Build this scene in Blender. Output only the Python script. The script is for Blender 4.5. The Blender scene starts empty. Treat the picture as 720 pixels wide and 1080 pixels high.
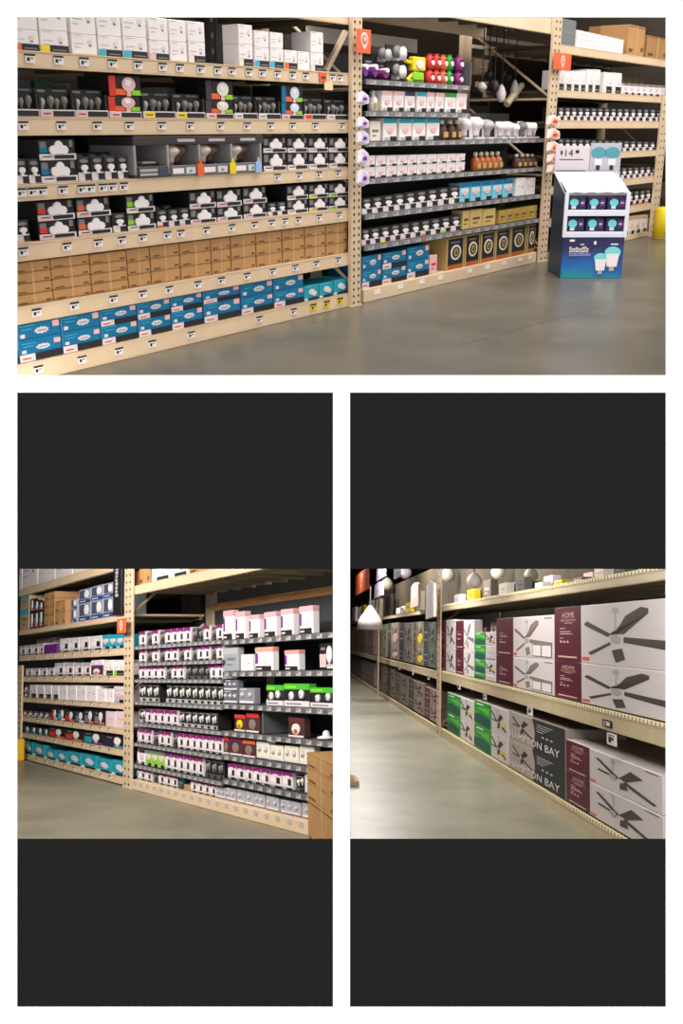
import bpy, bmesh, math, random
from mathutils import Vector, Matrix
random.seed(7)
sc = bpy.context.scene
COL = sc.collection
F = 1100.0            # focal length in pixels of a 720 px wide frame
CX, CY = 360.0, 540.0
CH = 3.3              # eye height of the viewer in front of the display wall
WALL_Y = 5.35

# ------------------------------------------------------------------ materials
def lin(c):
    c /= 255.0
    return c/12.92 if c <= 0.04045 else ((c+0.055)/1.055)**2.4
MATS = {}
def mat(rgb, rough=0.55, metal=0.0, noise=0.0, scale=8.0, emit=0.0, spec=0.4, alpha=1.0, coord='Object'):
    key = (tuple(rgb), rough, metal, noise, scale, emit, spec, alpha, coord)
    if key in MATS: return MATS[key]
    m = bpy.data.materials.new('surface_%d' % len(MATS)); m.use_nodes = True
    nt = m.node_tree; b = nt.nodes['Principled BSDF']
    col = (lin(rgb[0]), lin(rgb[1]), lin(rgb[2]), 1)
    b.inputs['Base Color'].default_value = col
    b.inputs['Roughness'].default_value = rough
    b.inputs['Metallic'].default_value = metal
    b.inputs['Specular IOR Level'].default_value = spec
    if alpha < 1: b.inputs['Alpha'].default_value = alpha
    if emit > 0:
        b.inputs['Emission Color'].default_value = col
        b.inputs['Emission Strength'].default_value = emit
    if noise > 0:
        tc = nt.nodes.new('ShaderNodeTexCoord'); n = nt.nodes.new('ShaderNodeTexNoise')
        n.inputs['Scale'].default_value = scale; n.inputs['Detail'].default_value = 5
        n.inputs['Roughness'].default_value = 0.6
        mr = nt.nodes.new('ShaderNodeMapRange')
        mr.inputs['From Min'].default_value = 0.3; mr.inputs['From Max'].default_value = 0.7
        mr.inputs['To Min'].default_value = 1-noise; mr.inputs['To Max'].default_value = 1+noise
        mx = nt.nodes.new('ShaderNodeMix'); mx.data_type = 'RGBA'; mx.blend_type = 'MULTIPLY'
        mx.inputs['Factor'].default_value = 1; mx.inputs[6].default_value = col
        nt.links.new(tc.outputs[coord], n.inputs['Vector'])
        nt.links.new(n.outputs['Fac'], mr.inputs['Value'])
        nt.links.new(mr.outputs['Result'], mx.inputs[7])
        nt.links.new(mx.outputs[2], b.inputs['Base Color'])
    MATS[key] = m
    return m

BEAM = mat((216, 190, 158), 0.45, noise=0.06, scale=3)
POST = mat((206, 182, 152), 0.5, noise=0.06, scale=4)
HOLE = mat((70, 58, 45), 0.8)
BLACK = mat((27, 25, 26), 0.5)
INK = mat((32, 30, 34), 0.6)
DARK = mat((36, 33, 31), 0.7)
DECK = mat((74, 60, 44), 0.8, noise=0.25, scale=6)
JOIST = mat((120, 106, 80), 0.6, noise=0.1)
WHITE = mat((232, 224, 224), 0.5)
OFFW = mat((214, 204, 206), 0.5)
GREYL = mat((176, 170, 172), 0.5)
GREYM = mat((120, 117, 118), 0.5)
STRIP = mat((118, 118, 118), 0.4)
GSHELF = mat((84, 84, 84), 0.5)
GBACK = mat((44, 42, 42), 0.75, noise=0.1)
KRAFT = mat((176, 132, 84), 0.75, noise=0.10, scale=5)
KRAFT2 = mat((160, 118, 74), 0.75, noise=0.10, scale=5)
KRAFTD = mat((96, 66, 40), 0.8)
BLUE = mat((18, 108, 150), 0.4, noise=0.10, scale=4)
BLUED = mat((14, 84, 128), 0.4)
CYAN = mat((60, 170, 196), 0.45)
TEAL = mat((30, 150, 170), 0.45)
NAVY = mat((30, 36, 72), 0.5)
MAG = mat((128, 30, 104), 0.5)
PURP = mat((110, 40, 130), 0.5)
MAROON = mat((88, 18, 42), 0.5, noise=0.06)
GREEN = mat((40, 150, 50), 0.5)
LIME = mat((130, 200, 40), 0.5)
YEL = mat((228, 200, 30), 0.5)
ORANGE = mat((222, 96, 50), 0.5)
RED = mat((206, 52, 40), 0.5)
PINK = mat((224, 176, 174), 0.5)
LILAC = mat((206, 190, 222), 0.5)
AMBER = mat((176, 92, 40), 0.35)
BROWNP = mat((86, 48, 40), 0.5)
GLASSY = mat((176, 172, 164), 0.2)
SILVER = mat((150, 156, 170), 0.35)
CREAM = mat((222, 214, 196), 0.55)
GOLD = mat((178, 150, 92), 0.6)

# ------------------------------------------------------------------ mesh builder
class MB:
    def __init__(s): s.v = []; s.f = []; s.m = []; s.mats = []; s.smooth = []
    def mi(s, m):
        if m not in s.mats: s.mats.append(m)
        return s.mats.index(m)
    def face(s, pts, m, sm=False):
        b = len(s.v); s.v.extend(pts); s.f.append(tuple(range(b, b+len(pts)))); s.m.append(s.mi(m)); s.smooth.append(sm)
    def faces(s, vs, fs, m, sm=False):
        b = len(s.v); s.v.extend(vs); k = s.mi(m)
        for f in fs: s.f.append(tuple(b+i for i in f)); s.m.append(k); s.smooth.append(sm)
    def box(s, x0, x1, y0, y1, z0, z1, m):
        vs = [(x, y, z) for z in (z0, z1) for y in (y0, y1) for x in (x0, x1)]
        s.faces(vs, [(0,2,3,1),(4,5,7,6),(0,1,5,4),(1,3,7,5),(3,2,6,7),(2,0,4,6)], m); return s
    def cbox(s, x0, x1, y0, y1, z0, z1, m, c=0.004):
        c = min(c, (x1-x0)/4, (y1-y0)/4, (z1-z0)/4)
        X, Y, Z = (x0, x1), (y0, y1), (z0, z1); vs = []; ix = {}
        for i in (0,1):
            for j in (0,1):
                for k in (0,1):
                    dx, dy, dz = (c if i == 0 else -c), (c if j == 0 else -c), (c if k == 0 else -c)
                    ix[(i,j,k,'x')] = len(vs); vs.append((X[i], Y[j]+dy, Z[k]+dz))
                    ix[(i,j,k,'y')] = len(vs); vs.append((X[i]+dx, Y[j], Z[k]+dz))
                    ix[(i,j,k,'z')] = len(vs); vs.append((X[i]+dx, Y[j]+dy, Z[k]))
        g = lambda i,j,k,a: ix[(i,j,k,a)]
        fs = []
        for t in (0,1):
            fs.append([g(t,0,0,'x'), g(t,1,0,'x'), g(t,1,1,'x'), g(t,0,1,'x')])
            fs.append([g(0,t,0,'y'), g(1,t,0,'y'), g(1,t,1,'y'), g(0,t,1,'y')])
            fs.append([g(0,0,t,'z'), g(1,0,t,'z'), g(1,1,t,'z'), g(0,1,t,'z')])
        for a in (0,1):
            for b in (0,1):
                fs.append([g(a,b,0,'x'), g(a,b,1,'x'), g(a,b,1,'y'), g(a,b,0,'y')])
                fs.append([g(a,0,b,'x'), g(a,1,b,'x'), g(a,1,b,'z'), g(a,0,b,'z')])
                fs.append([g(0,a,b,'y'), g(1,a,b,'y'), g(1,a,b,'z'), g(0,a,b,'z')])
        for i in (0,1):
            for j in (0,1):
                for k in (0,1): fs.append([g(i,j,k,'x'), g(i,j,k,'y'), g(i,j,k,'z')])
        s.faces(vs, fs, m); return s
    def prism(s, pts, y0, y1, m, back=None):       # outline in x,z between two depths
        n = len(pts); vs = [(x, y0, z) for x, z in pts]+[(x, y1, z) for x, z in pts]
        fs = [tuple(range(n)), tuple(range(2*n-1, n-1, -1))]+[(i, i+n, (i+1) % n+n, (i+1) % n) for i in range(n)]
        s.faces(vs, fs, m); return s
    def rect(s, x0, x1, z0, z1, m, y=-0.002, t=0.002):
        s.box(x0, x1, y, y+t, z0, z1, m); return s
    def lathe(s, cx, cy, z0, prof, m, n=10, axis='z', sm=True):
        vs = []; fs = []
        for r, z in prof:
            for k in range(n):
                a = 2*math.pi*k/n
                if axis == 'z': vs.append((cx+r*math.cos(a), cy+r*math.sin(a), z0+z))
                else: vs.append((cx+r*math.cos(a), cy-z, z0+r*math.sin(a)))
        for j in range(len(prof)-1):
            for k in range(n):
                fs.append((j*n+k, j*n+(k+1) % n, (j+1)*n+(k+1) % n, (j+1)*n+k))
        fs.append(tuple(range(n-1, -1, -1))); fs.append(tuple((len(prof)-1)*n+k for k in range(n)))
        s.faces(vs, fs, m, sm); return s
    def bar(s, a, b, r, m, n=6):
        a = Vector(a); b = Vector(b); d = (b-a).normalized()
        u = d.orthogonal().normalized(); w = d.cross(u); vs = []
        for p in (a, b):
            for k in range(n):
                t = 2*math.pi*k/n; vs.append(tuple(p+u*r*math.cos(t)+w*r*math.sin(t)))
        s.faces(vs, [(k, (k+1) % n, (k+1) % n+n, k+n) for k in range(n)]+[tuple(range(n-1, -1, -1)), tuple(range(n, 2*n))], m); return s
    def text(s, body, x, z, size, m, y=-0.004, align='LEFT', rot=0.0, sx=1.0):
        vs, fs = text_geo(body, align)
        c, sn = math.cos(rot), math.sin(rot)
        s.faces([(x+(vx*sx*c-vz*sn)*size, y, z+(vx*sx*sn+vz*c)*size) for vx, vz in vs], fs, m); return s
    def fit(s, body, x0, x1, z0, height, m, y=-.006):
        vs, fs = text_geo(body, 'LEFT'); a = min(v[0] for v in vs); b = max(v[0] for v in vs); c = min(v[1] for v in vs); d = max(v[1] for v in vs)
        s.faces([(x0+(x1-x0)*(vx-a)/(b-a), y, z0+height*(vz-c)/(d-c)) for vx, vz in vs], fs, m); return s
    def marks(s, x0, x1, z0, height, m, n=7, y=-.006, vertical=False):
        """a line of unreadable lettering"""
        L = x1-x0
        for k in range(n):
            a, b = x0+L*(k+.08)/n, x0+L*(k+.82)/n; h = height*(1, .72, .72, .9, .7, .72, .95)[k % 7]
            if vertical: s.box(z0, z0+h, y, 0, a, b, m)
            else: s.box(a, b, y, 0, z0, z0+h, m); s.box(a+(b-a)*.3, b-(b-a)*.2, y-.001, 0, z0+h*.35, z0+h*.6, INK)
        return s
    def build(s, name, parent=None, matrix=None):
        me = bpy.data.meshes.new(name); me.from_pydata([tuple(p) for p in s.v], [], s.f)
        for m in s.mats: me.materials.append(m)
        me.polygons.foreach_set('material_index', s.m)
        me.polygons.foreach_set('use_smooth', s.smooth)
        me.update()
        o = bpy.data.objects.new(name, me); COL.objects.link(o)
        if matrix is not None: o.matrix_world = matrix
        if parent is not None: o.parent = parent
        return o

TEXTS = {}
def text_geo(body, align):
    k = (body, align)
    if k not in TEXTS:
        cu = bpy.data.curves.new('lettering', 'FONT'); cu.body = body; cu.align_x = align; cu.resolution_u = 2
        ob = bpy.data.objects.new('lettering', cu); COL.objects.link(ob)
        dg = bpy.context.evaluated_depsgraph_get(); dg.update()
        me = bpy.data.meshes.new_from_object(ob.evaluated_get(dg))
        TEXTS[k] = ([(v.co.x, v.co.y) for v in me.vertices], [tuple(p.vertices) for p in me.polygons])
        bpy.data.meshes.remove(me); bpy.data.objects.remove(ob); bpy.data.curves.remove(cu)
    return TEXTS[k]

def bulb(mb, cx, cy, z0, h, r, m, base=None):
    """light bulb standing on its collar, lathed"""
    mb.lathe(cx, cy, z0, [(r*.42, 0), (r*.42, h*.22), (r*.55, h*.34), (r*.95, h*.55), (r, h*.70), (r*.8, h*.88), (r*.35, h*.985), (r*.05, h)], m, 8)
    if base is not None: mb.lathe(cx, cy, z0-h*.16, [(r*.2, 0), (r*.36, h*.03), (r*.36, h*.16)], base, 8)

def ell(cx, cz, rx, rz, n=14, a0=0.0):
    return [(cx+rx*math.cos(a0+2*math.pi*k/n), cz+rz*math.sin(a0+2*math.pi*k/n)) for k in range(n)]

def cloud(x0, x1, z0, z1):
    """outline of a cluster of bulbs printed on a multipack"""
    w, h = x1-x0, z1-z0
    P = [(.0,.30),(.03,.52),(.14,.66),(.27,.66),(.33,.86),(.45,1),(.58,.98),(.68,.84),(.73,.66),(.86,.64),(.97,.50),(1,.30),(.93,.10),(.80,.0),(.62,.10),(.5,.04),(.38,.10),(.2,.0),(.06,.12)]
    return [(x0+w*a, z0+h*b) for a, b in P][::-1]

def empty(name, matrix):
    o = bpy.data.objects.new(name, None); COL.objects.link(o); o.matrix_world = matrix; o.empty_display_size = .1
    return o
def tag(o, label, cat, group=None):
    o['label'] = label; o['category'] = cat
    if group: o['group'] = group
    return o
def structure(o): o['kind'] = 'structure'; return o

# ------------------------------------------------------------------ the frame of one aisle
class Aisle:
    """x runs along the shelf front (to the viewer's right), y into the shelf, z up"""
    def __init__(s, v1, v2, right_away, anchor, Z):
        d = lambda v: Vector(((v[0]-CX)/F, 1, -(v[1]-CY)/F)).normalized()
        s.S = d(v1)*(1 if right_away else -1)
        U = d(v2); s.U = U if U.z > 0 else -U
        s.U = (s.U - s.S*s.U.dot(s.S)).normalized()
        s.W = s.U.cross(s.S).normalized()
        s.O = Vector(((anchor[0]-CX)/F*Z, Z, CH-(anchor[1]-CY)/F*Z))
        s.R = Matrix((s.S, s.W, s.U)).transposed(); s.lim = (-1e9, 1e9); s.cap = 1e9
    def cl(s, a): return min(max(a, s.lim[0]), s.lim[1])
    def at(s, a, w, h): return s.O+s.S*a+s.W*w+s.U*h
    def mw(s, a, w, h, rz=0.0):
        return Matrix.Translation(s.at(a, w, h)) @ (s.R @ Matrix.Rotation(rz, 3, 'Z')).to_4x4()
    def proj(s, a, w, h):
        p = s.at(a, w, h); return (CX+F*p.x/p.y, CY-F*(p.z-CH)/p.y, p.y)
    def sh(s, px, py, w=0.0):
        r = Vector(((px-CX)/F, 1, -(py-CY)/F)); e = Vector((0, 0, CH))
        q = s.at(0, w, 0); t = (q-e).dot(s.W)/r.dot(s.W); p = e+r*t-s.O
        return p.dot(s.S), p.dot(s.U)
    def floor(s, px, py, h=0.0):
        r = Vector(((px-CX)/F, 1, -(py-CY)/F)); e = Vector((0, 0, CH))
        q = s.at(0, 0, h); t = (q-e).dot(s.U)/r.dot(s.U); p = e+r*t-s.O
        return p.dot(s.S), p.dot(s.W)
    def s_of(s, px, w, h):
        q = s.at(0, w, h); k = (px-CX)/F
        return (k*q.y-q.x)/(s.S.x-k*s.S.y)
    def h_of(s, a, w, py):
        q = s.at(a, w, 0); k = -(py-CY)/F; z = q.z-CH
        return (k*q.y-z)/(s.U.z-k*s.U.y)

LABELS = []     # (object, description, place, column, layer, layers)
def put(ai, x0, x1, tops, h, w0, depth, kind, name, cat, desc, where, group, wref=None, **kw):
    """one column of packs whose front spans two picture columns; tops = picture rows of each layer's top"""
    if not isinstance(tops, (list, tuple)): tops = [tops]
    wr = w0 if wref is None else wref
    a0 = ai.cl(ai.s_of(x0, wr, h)); a1 = ai.cl(ai.s_of(x1, wr, h))
    if a1-a0 < .02: return []
    wd = a1-a0; b = h; res = []
    for i, t in enumerate(tops):
        top = min(ai.h_of(a0, wr, t), ai.cap); H = max(top-b, 0.02)
        kk = dict(kw)
        if i > 0 and kind is k_white: kk['black'] = False
        mb = MB(); kind(mb, wd, depth, H, **kk)
        mb.v = [(x-wd/2, y-depth/2, z) for x, y, z in mb.v]
        o = mb.build(name, None, ai.mw(a0+wd/2, w0+depth/2, b))
        o['category'] = cat
        if group: o['group'] = group
        LABELS.append((o, desc, where, (x0, i), i, len(tops)))
        res.append(o); b += H+0.001
    return res

ORD = 'first second third fourth fifth sixth seventh eighth ninth tenth eleventh twelfth thirteenth fourteenth fifteenth sixteenth seventeenth eighteenth nineteenth twentieth'.split()
def finish_labels():
    groups = {}
    for e in LABELS: groups.setdefault((e[1], e[2]), []).append(e)
    for (desc, where), es in groups.items():
        xs = sorted({e[3][0] for e in es}); multi = max(e[5] for e in es) > 1
        for o, d, w, (x, _), i, n in es:
            parts = [desc]
            if len(xs) > 1:
                k = xs.index(x); parts.append((ORD[k] if k < 20 else '%dth' % (k+1))+' from left')
            if n == 2: parts.append(['lower', 'upper'][i])
            elif n > 2: parts.append(['bottom', 'second', 'third', 'fourth', 'fifth'][i] + ' layer' if i < n-1 else 'top layer')
            o['label'] = ', '.join(parts+[where])

# ------------------------------------------------------------------ pack designs (front-left-bottom at the origin, front at y = 0)
def k_white(mb, w, d, h, strip=CREAM, black=True, printed=True):
    mb.cbox(0, w, 0, d, 0, h, WHITE)
    if printed:
        mb.rect(w*.08, w*.42, h*.93, h*.955, GREYL); mb.rect(w*.10, w*.45, h*.52, h*.55, GREYL)
        mb.prism(ell(w*.72, h*.62, w*.10, h*.13), -.002, 0, OFFW); mb.rect(w*.67, w*.77, h*.42, h*.5, GREYM)
        mb.rect(w*.10, w*.32, h*.34, h*.37, GREYL)
    if black:
        mb.rect(0, w*.3, 0, h*.32, strip); mb.rect(w*.32, w*.98, 0, h*.33, INK, -.003, .003); mb.rect(w*.4, w*.9, h*.08, h*.14, GREYM, -.004)
def k_whiteplain(mb, w, d, h, **k): k_white(mb, w, d, h, black=False)
def lip(mb, w, h, z, lc):
    mb.box(0, w, -.006, 0, 0, z, OFFW)
    mb.rect(w*.04, w*.34, z*.1, z*.88, lc, -.009, .003); mb.rect(w*.36, w*.97, z*.12, z*.82, INK, -.009, .003)
    mb.rect(w*.08, w*.28, z*.4, z*.55, INK, -.011)
def k_case(mb, w, d, h, lc=OFFW, tone=mat((122, 118, 108), .25)):
    z = h*.26
    mb.cbox(0, w, .04, d, 0, h*.98, BLACK); mb.box(0, w, 0, .04, 0, z, BLACK)
    lip(mb, w, h, z, lc)
    r = w*.105
    for i, cx in enumerate((.18, .42, .60, .82)):
        bulb(mb, w*cx, .035, z*.9, h*(.5 if i % 2 else .42), r*(.9 if i % 2 else .7), tone if i else GREYL)
    mb.box(0, w*.06, 0, .04, z, h*.8, DARK); mb.box(w*.94, w, 0, .04, z, h*.8, DARK)
    mb.rect(w*.08, w*.3, h*.84, h*.92, GREYM, .036, .004); mb.rect(w*.5, w*.9, h*.86, h*.93, mat((70, 96, 92)), .036, .004)
def k_globe(mb, w, d, h, side=RED, lc=PINK, tone=CREAM, bottom=True):
    z = h*.30 if bottom else 0
    mb.cbox(0, w, 0, d, 0, h, BLACK)
    if bottom: lip(mb, w, h, z, lc)
    mb.rect(0, w*.2, z, h*.97, side); mb.rect(w*.2, w*.5, z+(h-z)*.05, z+(h-z)*.35, ORANGE); mb.rect(w*.7, w*.97, z+(h-z)*.05, z+(h-z)*.3, LIME, -.003)
    mb.rect(w*.22, w*.4, h*.6, h*.92, INK, -.003)
    r = (h-z)*.36
    mb.prism(ell(w*.6, z+(h-z)*.58, w*.21, r, 16), -.006, 0, tone); mb.prism(ell(w*.57, z+(h-z)*.66, w*.10, r*.45, 12), -.009, 0, WHITE)
    mb.rect(w*.53, w*.67, z, z+(h-z)*.25, PINK, -.004)
def k_multi(mb, w, d, h, lc=OFFW, accent=None):
    z = h*.30
    mb.cbox(0, w, 0, d, 0, h, BLACK)
    mb.box(0, w, -.004, 0, 0, z, OFFW); mb.rect(w*.40, w*.94, z*.2, z*.78, INK, -.007, .003)
    mb.rect(w*.03, w*.36, 0, z*.45, lc, -.007, .003); mb.rect(w*.08, w*.32, z*.5, z*.65, INK, -.007, .003)
    mb.prism(cloud(w*.26, w*.78, z*.85, h*.93), -.012, 0, WHITE)
    mb.rect(w*.03, w*.2, h*.5, h*.9, GREYM); mb.rect(w*.83, w*.93, h*.62, h*.95, GREYM)
    if accent: mb.rect(w*.02, w*.22, h*.36, h*.62, accent, -.003)
def k_small(mb, w, d, h, lc=OFFW):
    z = h*.36
    mb.cbox(0, w, 0, d, 0, h, BLACK)
    mb.box(0, w*.97, -.004, 0, 0, z, OFFW); mb.rect(w*.52, w*.95, z*.1, z*.85, INK, -.007, .003); mb.rect(w*.05, w*.48, 0, z*.4, lc, -.007, .003)
    mb.prism(ell(w*.5, h*.56, w*.27, h*.13, 10), -.012, 0, WHITE); mb.rect(w*.38, w*.62, z*.9, h*.48, WHITE, -.012, .012)
    mb.prism(ell(w*.5, h*.84, w*.34, h*.09, 10), -.004, 0, GREYM)
def k_blue(mb, w, d, h, tall=False):
    mb.cbox(0, w, 0, d, 0, h, BLUE)
    n = 2 if tall else 1; z = h*.19 if tall else h*.33
    mb.box(0, w*.3, -.004, 0, 0, z, OFFW); mb.box(w*.3, w, -.006, 0, 0, z*.95, INK); mb.rect(w*.05, w*.25, z*.3, z*.5, RED, -.006)
    mb.box(w*.3, w*.34, -.008, 0, 0, z, OFFW)
    for i in range(n):
        b0 = z if i == 0 else z+(h-z)*.5; hh = (h-z)/n
        if tall and i == 0: hh *= .8
        star = []
        for k in range(20):
            a = 2*math.pi*k/20; q = 1.0 if k % 2 else .78
            star.append((w*.55+w*.18*q*math.cos(a), b0+hh*.45+hh*.24*q*math.sin(a)))
        mb.prism(star, -.005, 0, OFFW); mb.rect(w*.45, w*.65, b0+hh*.38, b0+hh*.5, SILVER, -.007)
        mb.rect(w*.82, w*.97, b0+hh*.55, b0+hh*.95, PINK, -.004, .004); mb.rect(w*.06, w*.16, b0+hh*.1, b0+hh*.35, OFFW)
        mb.rect(w*.06, w*.4, b0+hh*.84, b0+hh*.9, CYAN); mb.rect(w*.1, w*.34, b0+hh*.6, b0+hh*.66, CYAN)
        mb.rect(0, w, b0-.002, b0+.003, BLUED, -.003)
def k_kraft(mb, w, d, h, lite=True):
    m = KRAFT if lite else KRAFT2
    mb.cbox(0, w, 0, d, 0, h, m, .005)
    mb.rect(w*.06, w*.3, h*.1, h*.22, KRAFTD, -.001, .001); mb.rect(w*.8, w*.94, h*.15, h*.3, KRAFTD, -.001, .001)
    mb.rect(0, w, h*.93, h*.96, KRAFTD, -.001, .001)
    mb.rect(w*.47, w*.53, 0, h, mat((188, 150, 104), .4), -.001, .001)
def k_ring(mb, w, d, h):
    mb.cbox(0, w, 0, d, 0, h, GOLD)
    mb.rect(w*.06, w*.92, h*.14, h*.95, INK, -.002)
    for rx, rz, m, y in ((.30, .24, CREAM, -.005), (.22, .18, INK, -.007), (.12, .13, GOLD, -.009), (.06, .08, BROWNP, -.011)):
        mb.prism(ell(w*.5, h*.52, w*rx, h*rz), y, 0, m)
    mb.rect(w*.06, w*.92, 0, h*.14, AMBER)
    mb.rect(w*.2, w*.7, h*.82, h*.86, GREYM, -.004)
def k_box(mb, w, d, h, body=GOLD, stripe=None, mark=GREYM):
    mb.cbox(0, w, 0, d, 0, h, body)
    if stripe: mb.rect(0, w, h*.72, h*.96, stripe)
    mb.rect(w*.2, w*.8, h*.45, h*.58, mark); mb.rect(w*.2, w*.6, h*.25, h*.31, mark)
def k_tealtop(mb, w, d, h, top=TEAL, body=WHITE):
    mb.cbox(0, w, 0, d, 0, h, body)
    mb.rect(0, w, h*.78, h, top); mb.rect(w*.1, w*.9, h*.5, h*.72, OFFW)
    mb.prism(ell(w*.5, h*.46, w*.24, h*.12, 10), -.006, 0, PINK)
    mb.rect(w*.5, w*.98, 0, h*.2, INK, -.004); mb.rect(w*.1, w*.45, h*.04, h*.16, GREYL)
def k_bottle(mb, w, d, h, m=AMBER, cap=CREAM):
    r = min(w, d)*.48
    mb.lathe(w/2, d/2, 0, [(r*.9, 0), (r, h*.04), (r, h*.5), (r*.85, h*.62), (r*.4, h*.74), (r*.36, h*.8)], m, 10)
    mb.lathe(w/2, d/2, h*.78, [(r*.44, 0), (r*.44, h*.16), (r*.3, h*.22)], cap, 10)
    mb.box(w*.2, w*.8, d/2-r*1.02, d/2-r*.9, h*.12, h*.4, GOLD)
def k_bigbulb(mb, w, d, h, m=WHITE):
    mb.box(w*.1, w*.9, d*.5, d*.56, 0, h, OFFW)
    bulb(mb, w/2, d*.4, h*.16, h*.82, min(w*.48, d*.4), m, GREYM)
    mb.box(w*.15, w*.85, d*.1, d*.6, 0, h*.10, OFFW)
def k_blister(mb, w, d, h, m=PURP, m2=WHITE, card=INK):
    mb.box(0, w, d*.6, d*.7, 0, h, card)
    mb.prism(ell(w*.5, h*.42, w*.34, h*.28, 10), d*.1, d*.6, m)
    mb.prism(ell(w*.5, h*.62, w*.2, h*.14, 8), 0, d*.6, m2)
    mb.box(w*.1, w*.9, d*.55, d*.6, h*.84, h*.94, GREYM)
def k_spray(mb, w, d, h, m=RED):
    r = min(w*.46, d*.46)
    for k in (0, 1):
        z = h*.5*k
        mb.lathe(w/2, d/2, z, [(r*.8, 0), (r, h*.02), (r, h*.36), (r*.6, h*.42), (r*.5, h*.46), (r*.7, h*.49)], m, 10)
        mb.prism(ell(w/2, z+h*.2, r*.55, h*.09, 8), d/2-r*1.04, d/2, OFFW); mb.box(w/2-r*.5, w/2+r*.5, d/2-r*1.05, d/2-r*.9, z+h*.31, z+h*.35, INK)
def k_flood(mb, w, d, h, m=WHITE):
    mb.box(0, w, d*.62, d*.7, 0, h, INK)
    mb.lathe(w*.3, d*.5, h*.58, [(w*.1, 0), (w*.22, d*.25), (w*.24, d*.4)], GREYM, 10, 'y')
    mb.lathe(w*.7, d*.5, h*.5, [(w*.1, 0), (w*.24, d*.25), (w*.26, d*.45)], m, 10, 'y')
    mb.cbox(w*.38, w*.62, d*.2, d*.62, h*.1, h*.4, m); mb.bar((w*.3, d*.4, h*.5), (w*.5, d*.4, h*.3), w*.05, GREYM)
def k_worklight(mb, w, d, h):
    mb.cbox(w*.3, w*.98, d*.2, d*.6, h*.45, h*.98, YEL, .01); mb.prism(ell(w*.64, h*.7, w*.2, h*.17), d*.14, d*.2, OFFW)
    mb.bar((w*.1, d*.4, h*.08), (w*.6, d*.4, h*.5), w*.05, YEL); mb.bar((w*.95, d*.4, h*.08), (w*.6, d*.4, h*.5), w*.05, LIME)
    mb.bar((w*.1, d*.4, h*.06), (w*.95, d*.4, h*.06), w*.05, LIME); mb.bar((0, d*.4, h*.8), (w*.35, d*.4, h*.72), w*.05, YEL)
    mb.cbox(w*.35, w*.9, d*.2, d*.5, h*.08, h*.4, LIME, .01)
def k_mag(mb, w, d, h, top=MAG):
    mb.cbox(0, w, 0, d, 0, h, OFFW)
    mb.rect(0, w, h*.74, h, top); mb.rect(w*.3, w*.7, h*.66, h*.78, WHITE, -.004)
    mb.rect(w*.08, w*.5, h*.3, h*.62, WHITE, -.003); mb.rect(w*.58, w*.86, h*.25, h*.6, INK, -.004)
    mb.rect(0, w, 0, h*.12, INK, -.004); mb.rect(w*.12, w*.45, h*.02, h*.10, GREYL, -.006)
def k_darkpack(mb, w, d, h, tone=mat((128, 124, 116), .3), low=mat((84, 82, 82))):
    mb.cbox(0, w, .02, d, 0, h, BLACK)
    bulb(mb, w*.30, .02, h*.32, h*.42, w*.12, tone); bulb(mb, w*.68, .02, h*.40, h*.42, w*.12, tone)
    mb.rect(w*.1, w*.9, h*.86, h*.94, GREYM, .016, .004); mb.rect(0, w, 0, h*.22, low, .014, .006); mb.rect(w*.5, w*.9, h*.04, h*.18, INK, .010, .006)
def k_pinklid(mb, w, d, h, lid=mat((214, 160, 166)), label=True):
    mb.cbox(0, w, 0, d, 0, h*.84, WHITE); mb.cbox(-.003, w+.003, -.004, d, h*.80, h, lid)
    for k in range(4): mb.rect(w*(.16+.17*k), w*(.18+.17*k), h*.24, h*.74, GREYL)
    mb.rect(0, w*.14, h*.3, h*.75, PURP); mb.prism(ell(w*.55, h*.5, w*.22, h*.18), -.005, 0, OFFW)
    if label: mb.rect(w*.04, w*.92, 0, h*.2, INK, -.006, .006); mb.rect(w*.1, w*.4, h*.06, h*.12, OFFW, -.008)
def k_greenlid(mb, w, d, h):
    mb.cbox(0, w, 0, d, 0, h, BLACK); mb.box(-.002, w+.002, -.004, d, h*.74, h, mat((70, 170, 50)))
    mb.rect(w*.05, w*.5, h*.8, h*.9, LIME, -.007, .003); mb.rect(0, w, 0, h*.24, OFFW, -.005, .005); mb.rect(w*.1, w*.7, h*.08, h*.14, GREYM, -.007)
    n = 2 if w > h*.9 else 1
    for k in range(n):
        cx = w*(.5 if n == 1 else .32+.4*k)
        mb.lathe(cx, 0, h*(.46+.08*k), [(h*.2, 0), (h*.19, .015), (h*.14, .022)], WHITE, 14, 'y'); mb.lathe(cx, -.02, h*(.46+.08*k), [(h*.1, 0), (h*.09, .005)], GREYL, 12, 'y')
def k_candle(mb, w, d, h, glow=YEL, top=RED):
    mb.cbox(0, w, 0, d, 0, h, mat((74, 40, 44))); mb.rect(0, w, h*.78, h, top)
    mb.prism(ell(w*.5, h*.42, w*.26, h*.28), -.006, 0, glow); mb.prism(ell(w*.5, h*.3, w*.12, h*.12), -.009, 0, AMBER)
    mb.rect(0, w, 0, h*.1, OFFW, -.004)
def k_grey(mb, w, d, h, m=SILVER):
    mb.cbox(0, w, 0, d, 0, h, m); mb.rect(w*.05, w*.95, h*.05, h*.2, OFFW); mb.rect(w*.1, w*.5, h*.9, h*.94, WHITE)
    n = max(1, int(round(w/h)))
    for k in range(n): mb.lathe(w*(k+.5)/n, 0, h*.58, [(h*.2, 0), (h*.16, .01), (h*.05, .016)], GREYL, 12, 'y'); mb.lathe(w*(k+.5)/n, -.014, h*.6, [(h*.07, 0), (h*.05, .006)], WHITE, 8, 'y')
    mb.rect(0, w, 0, h*.04, INK, -.003)
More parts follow.
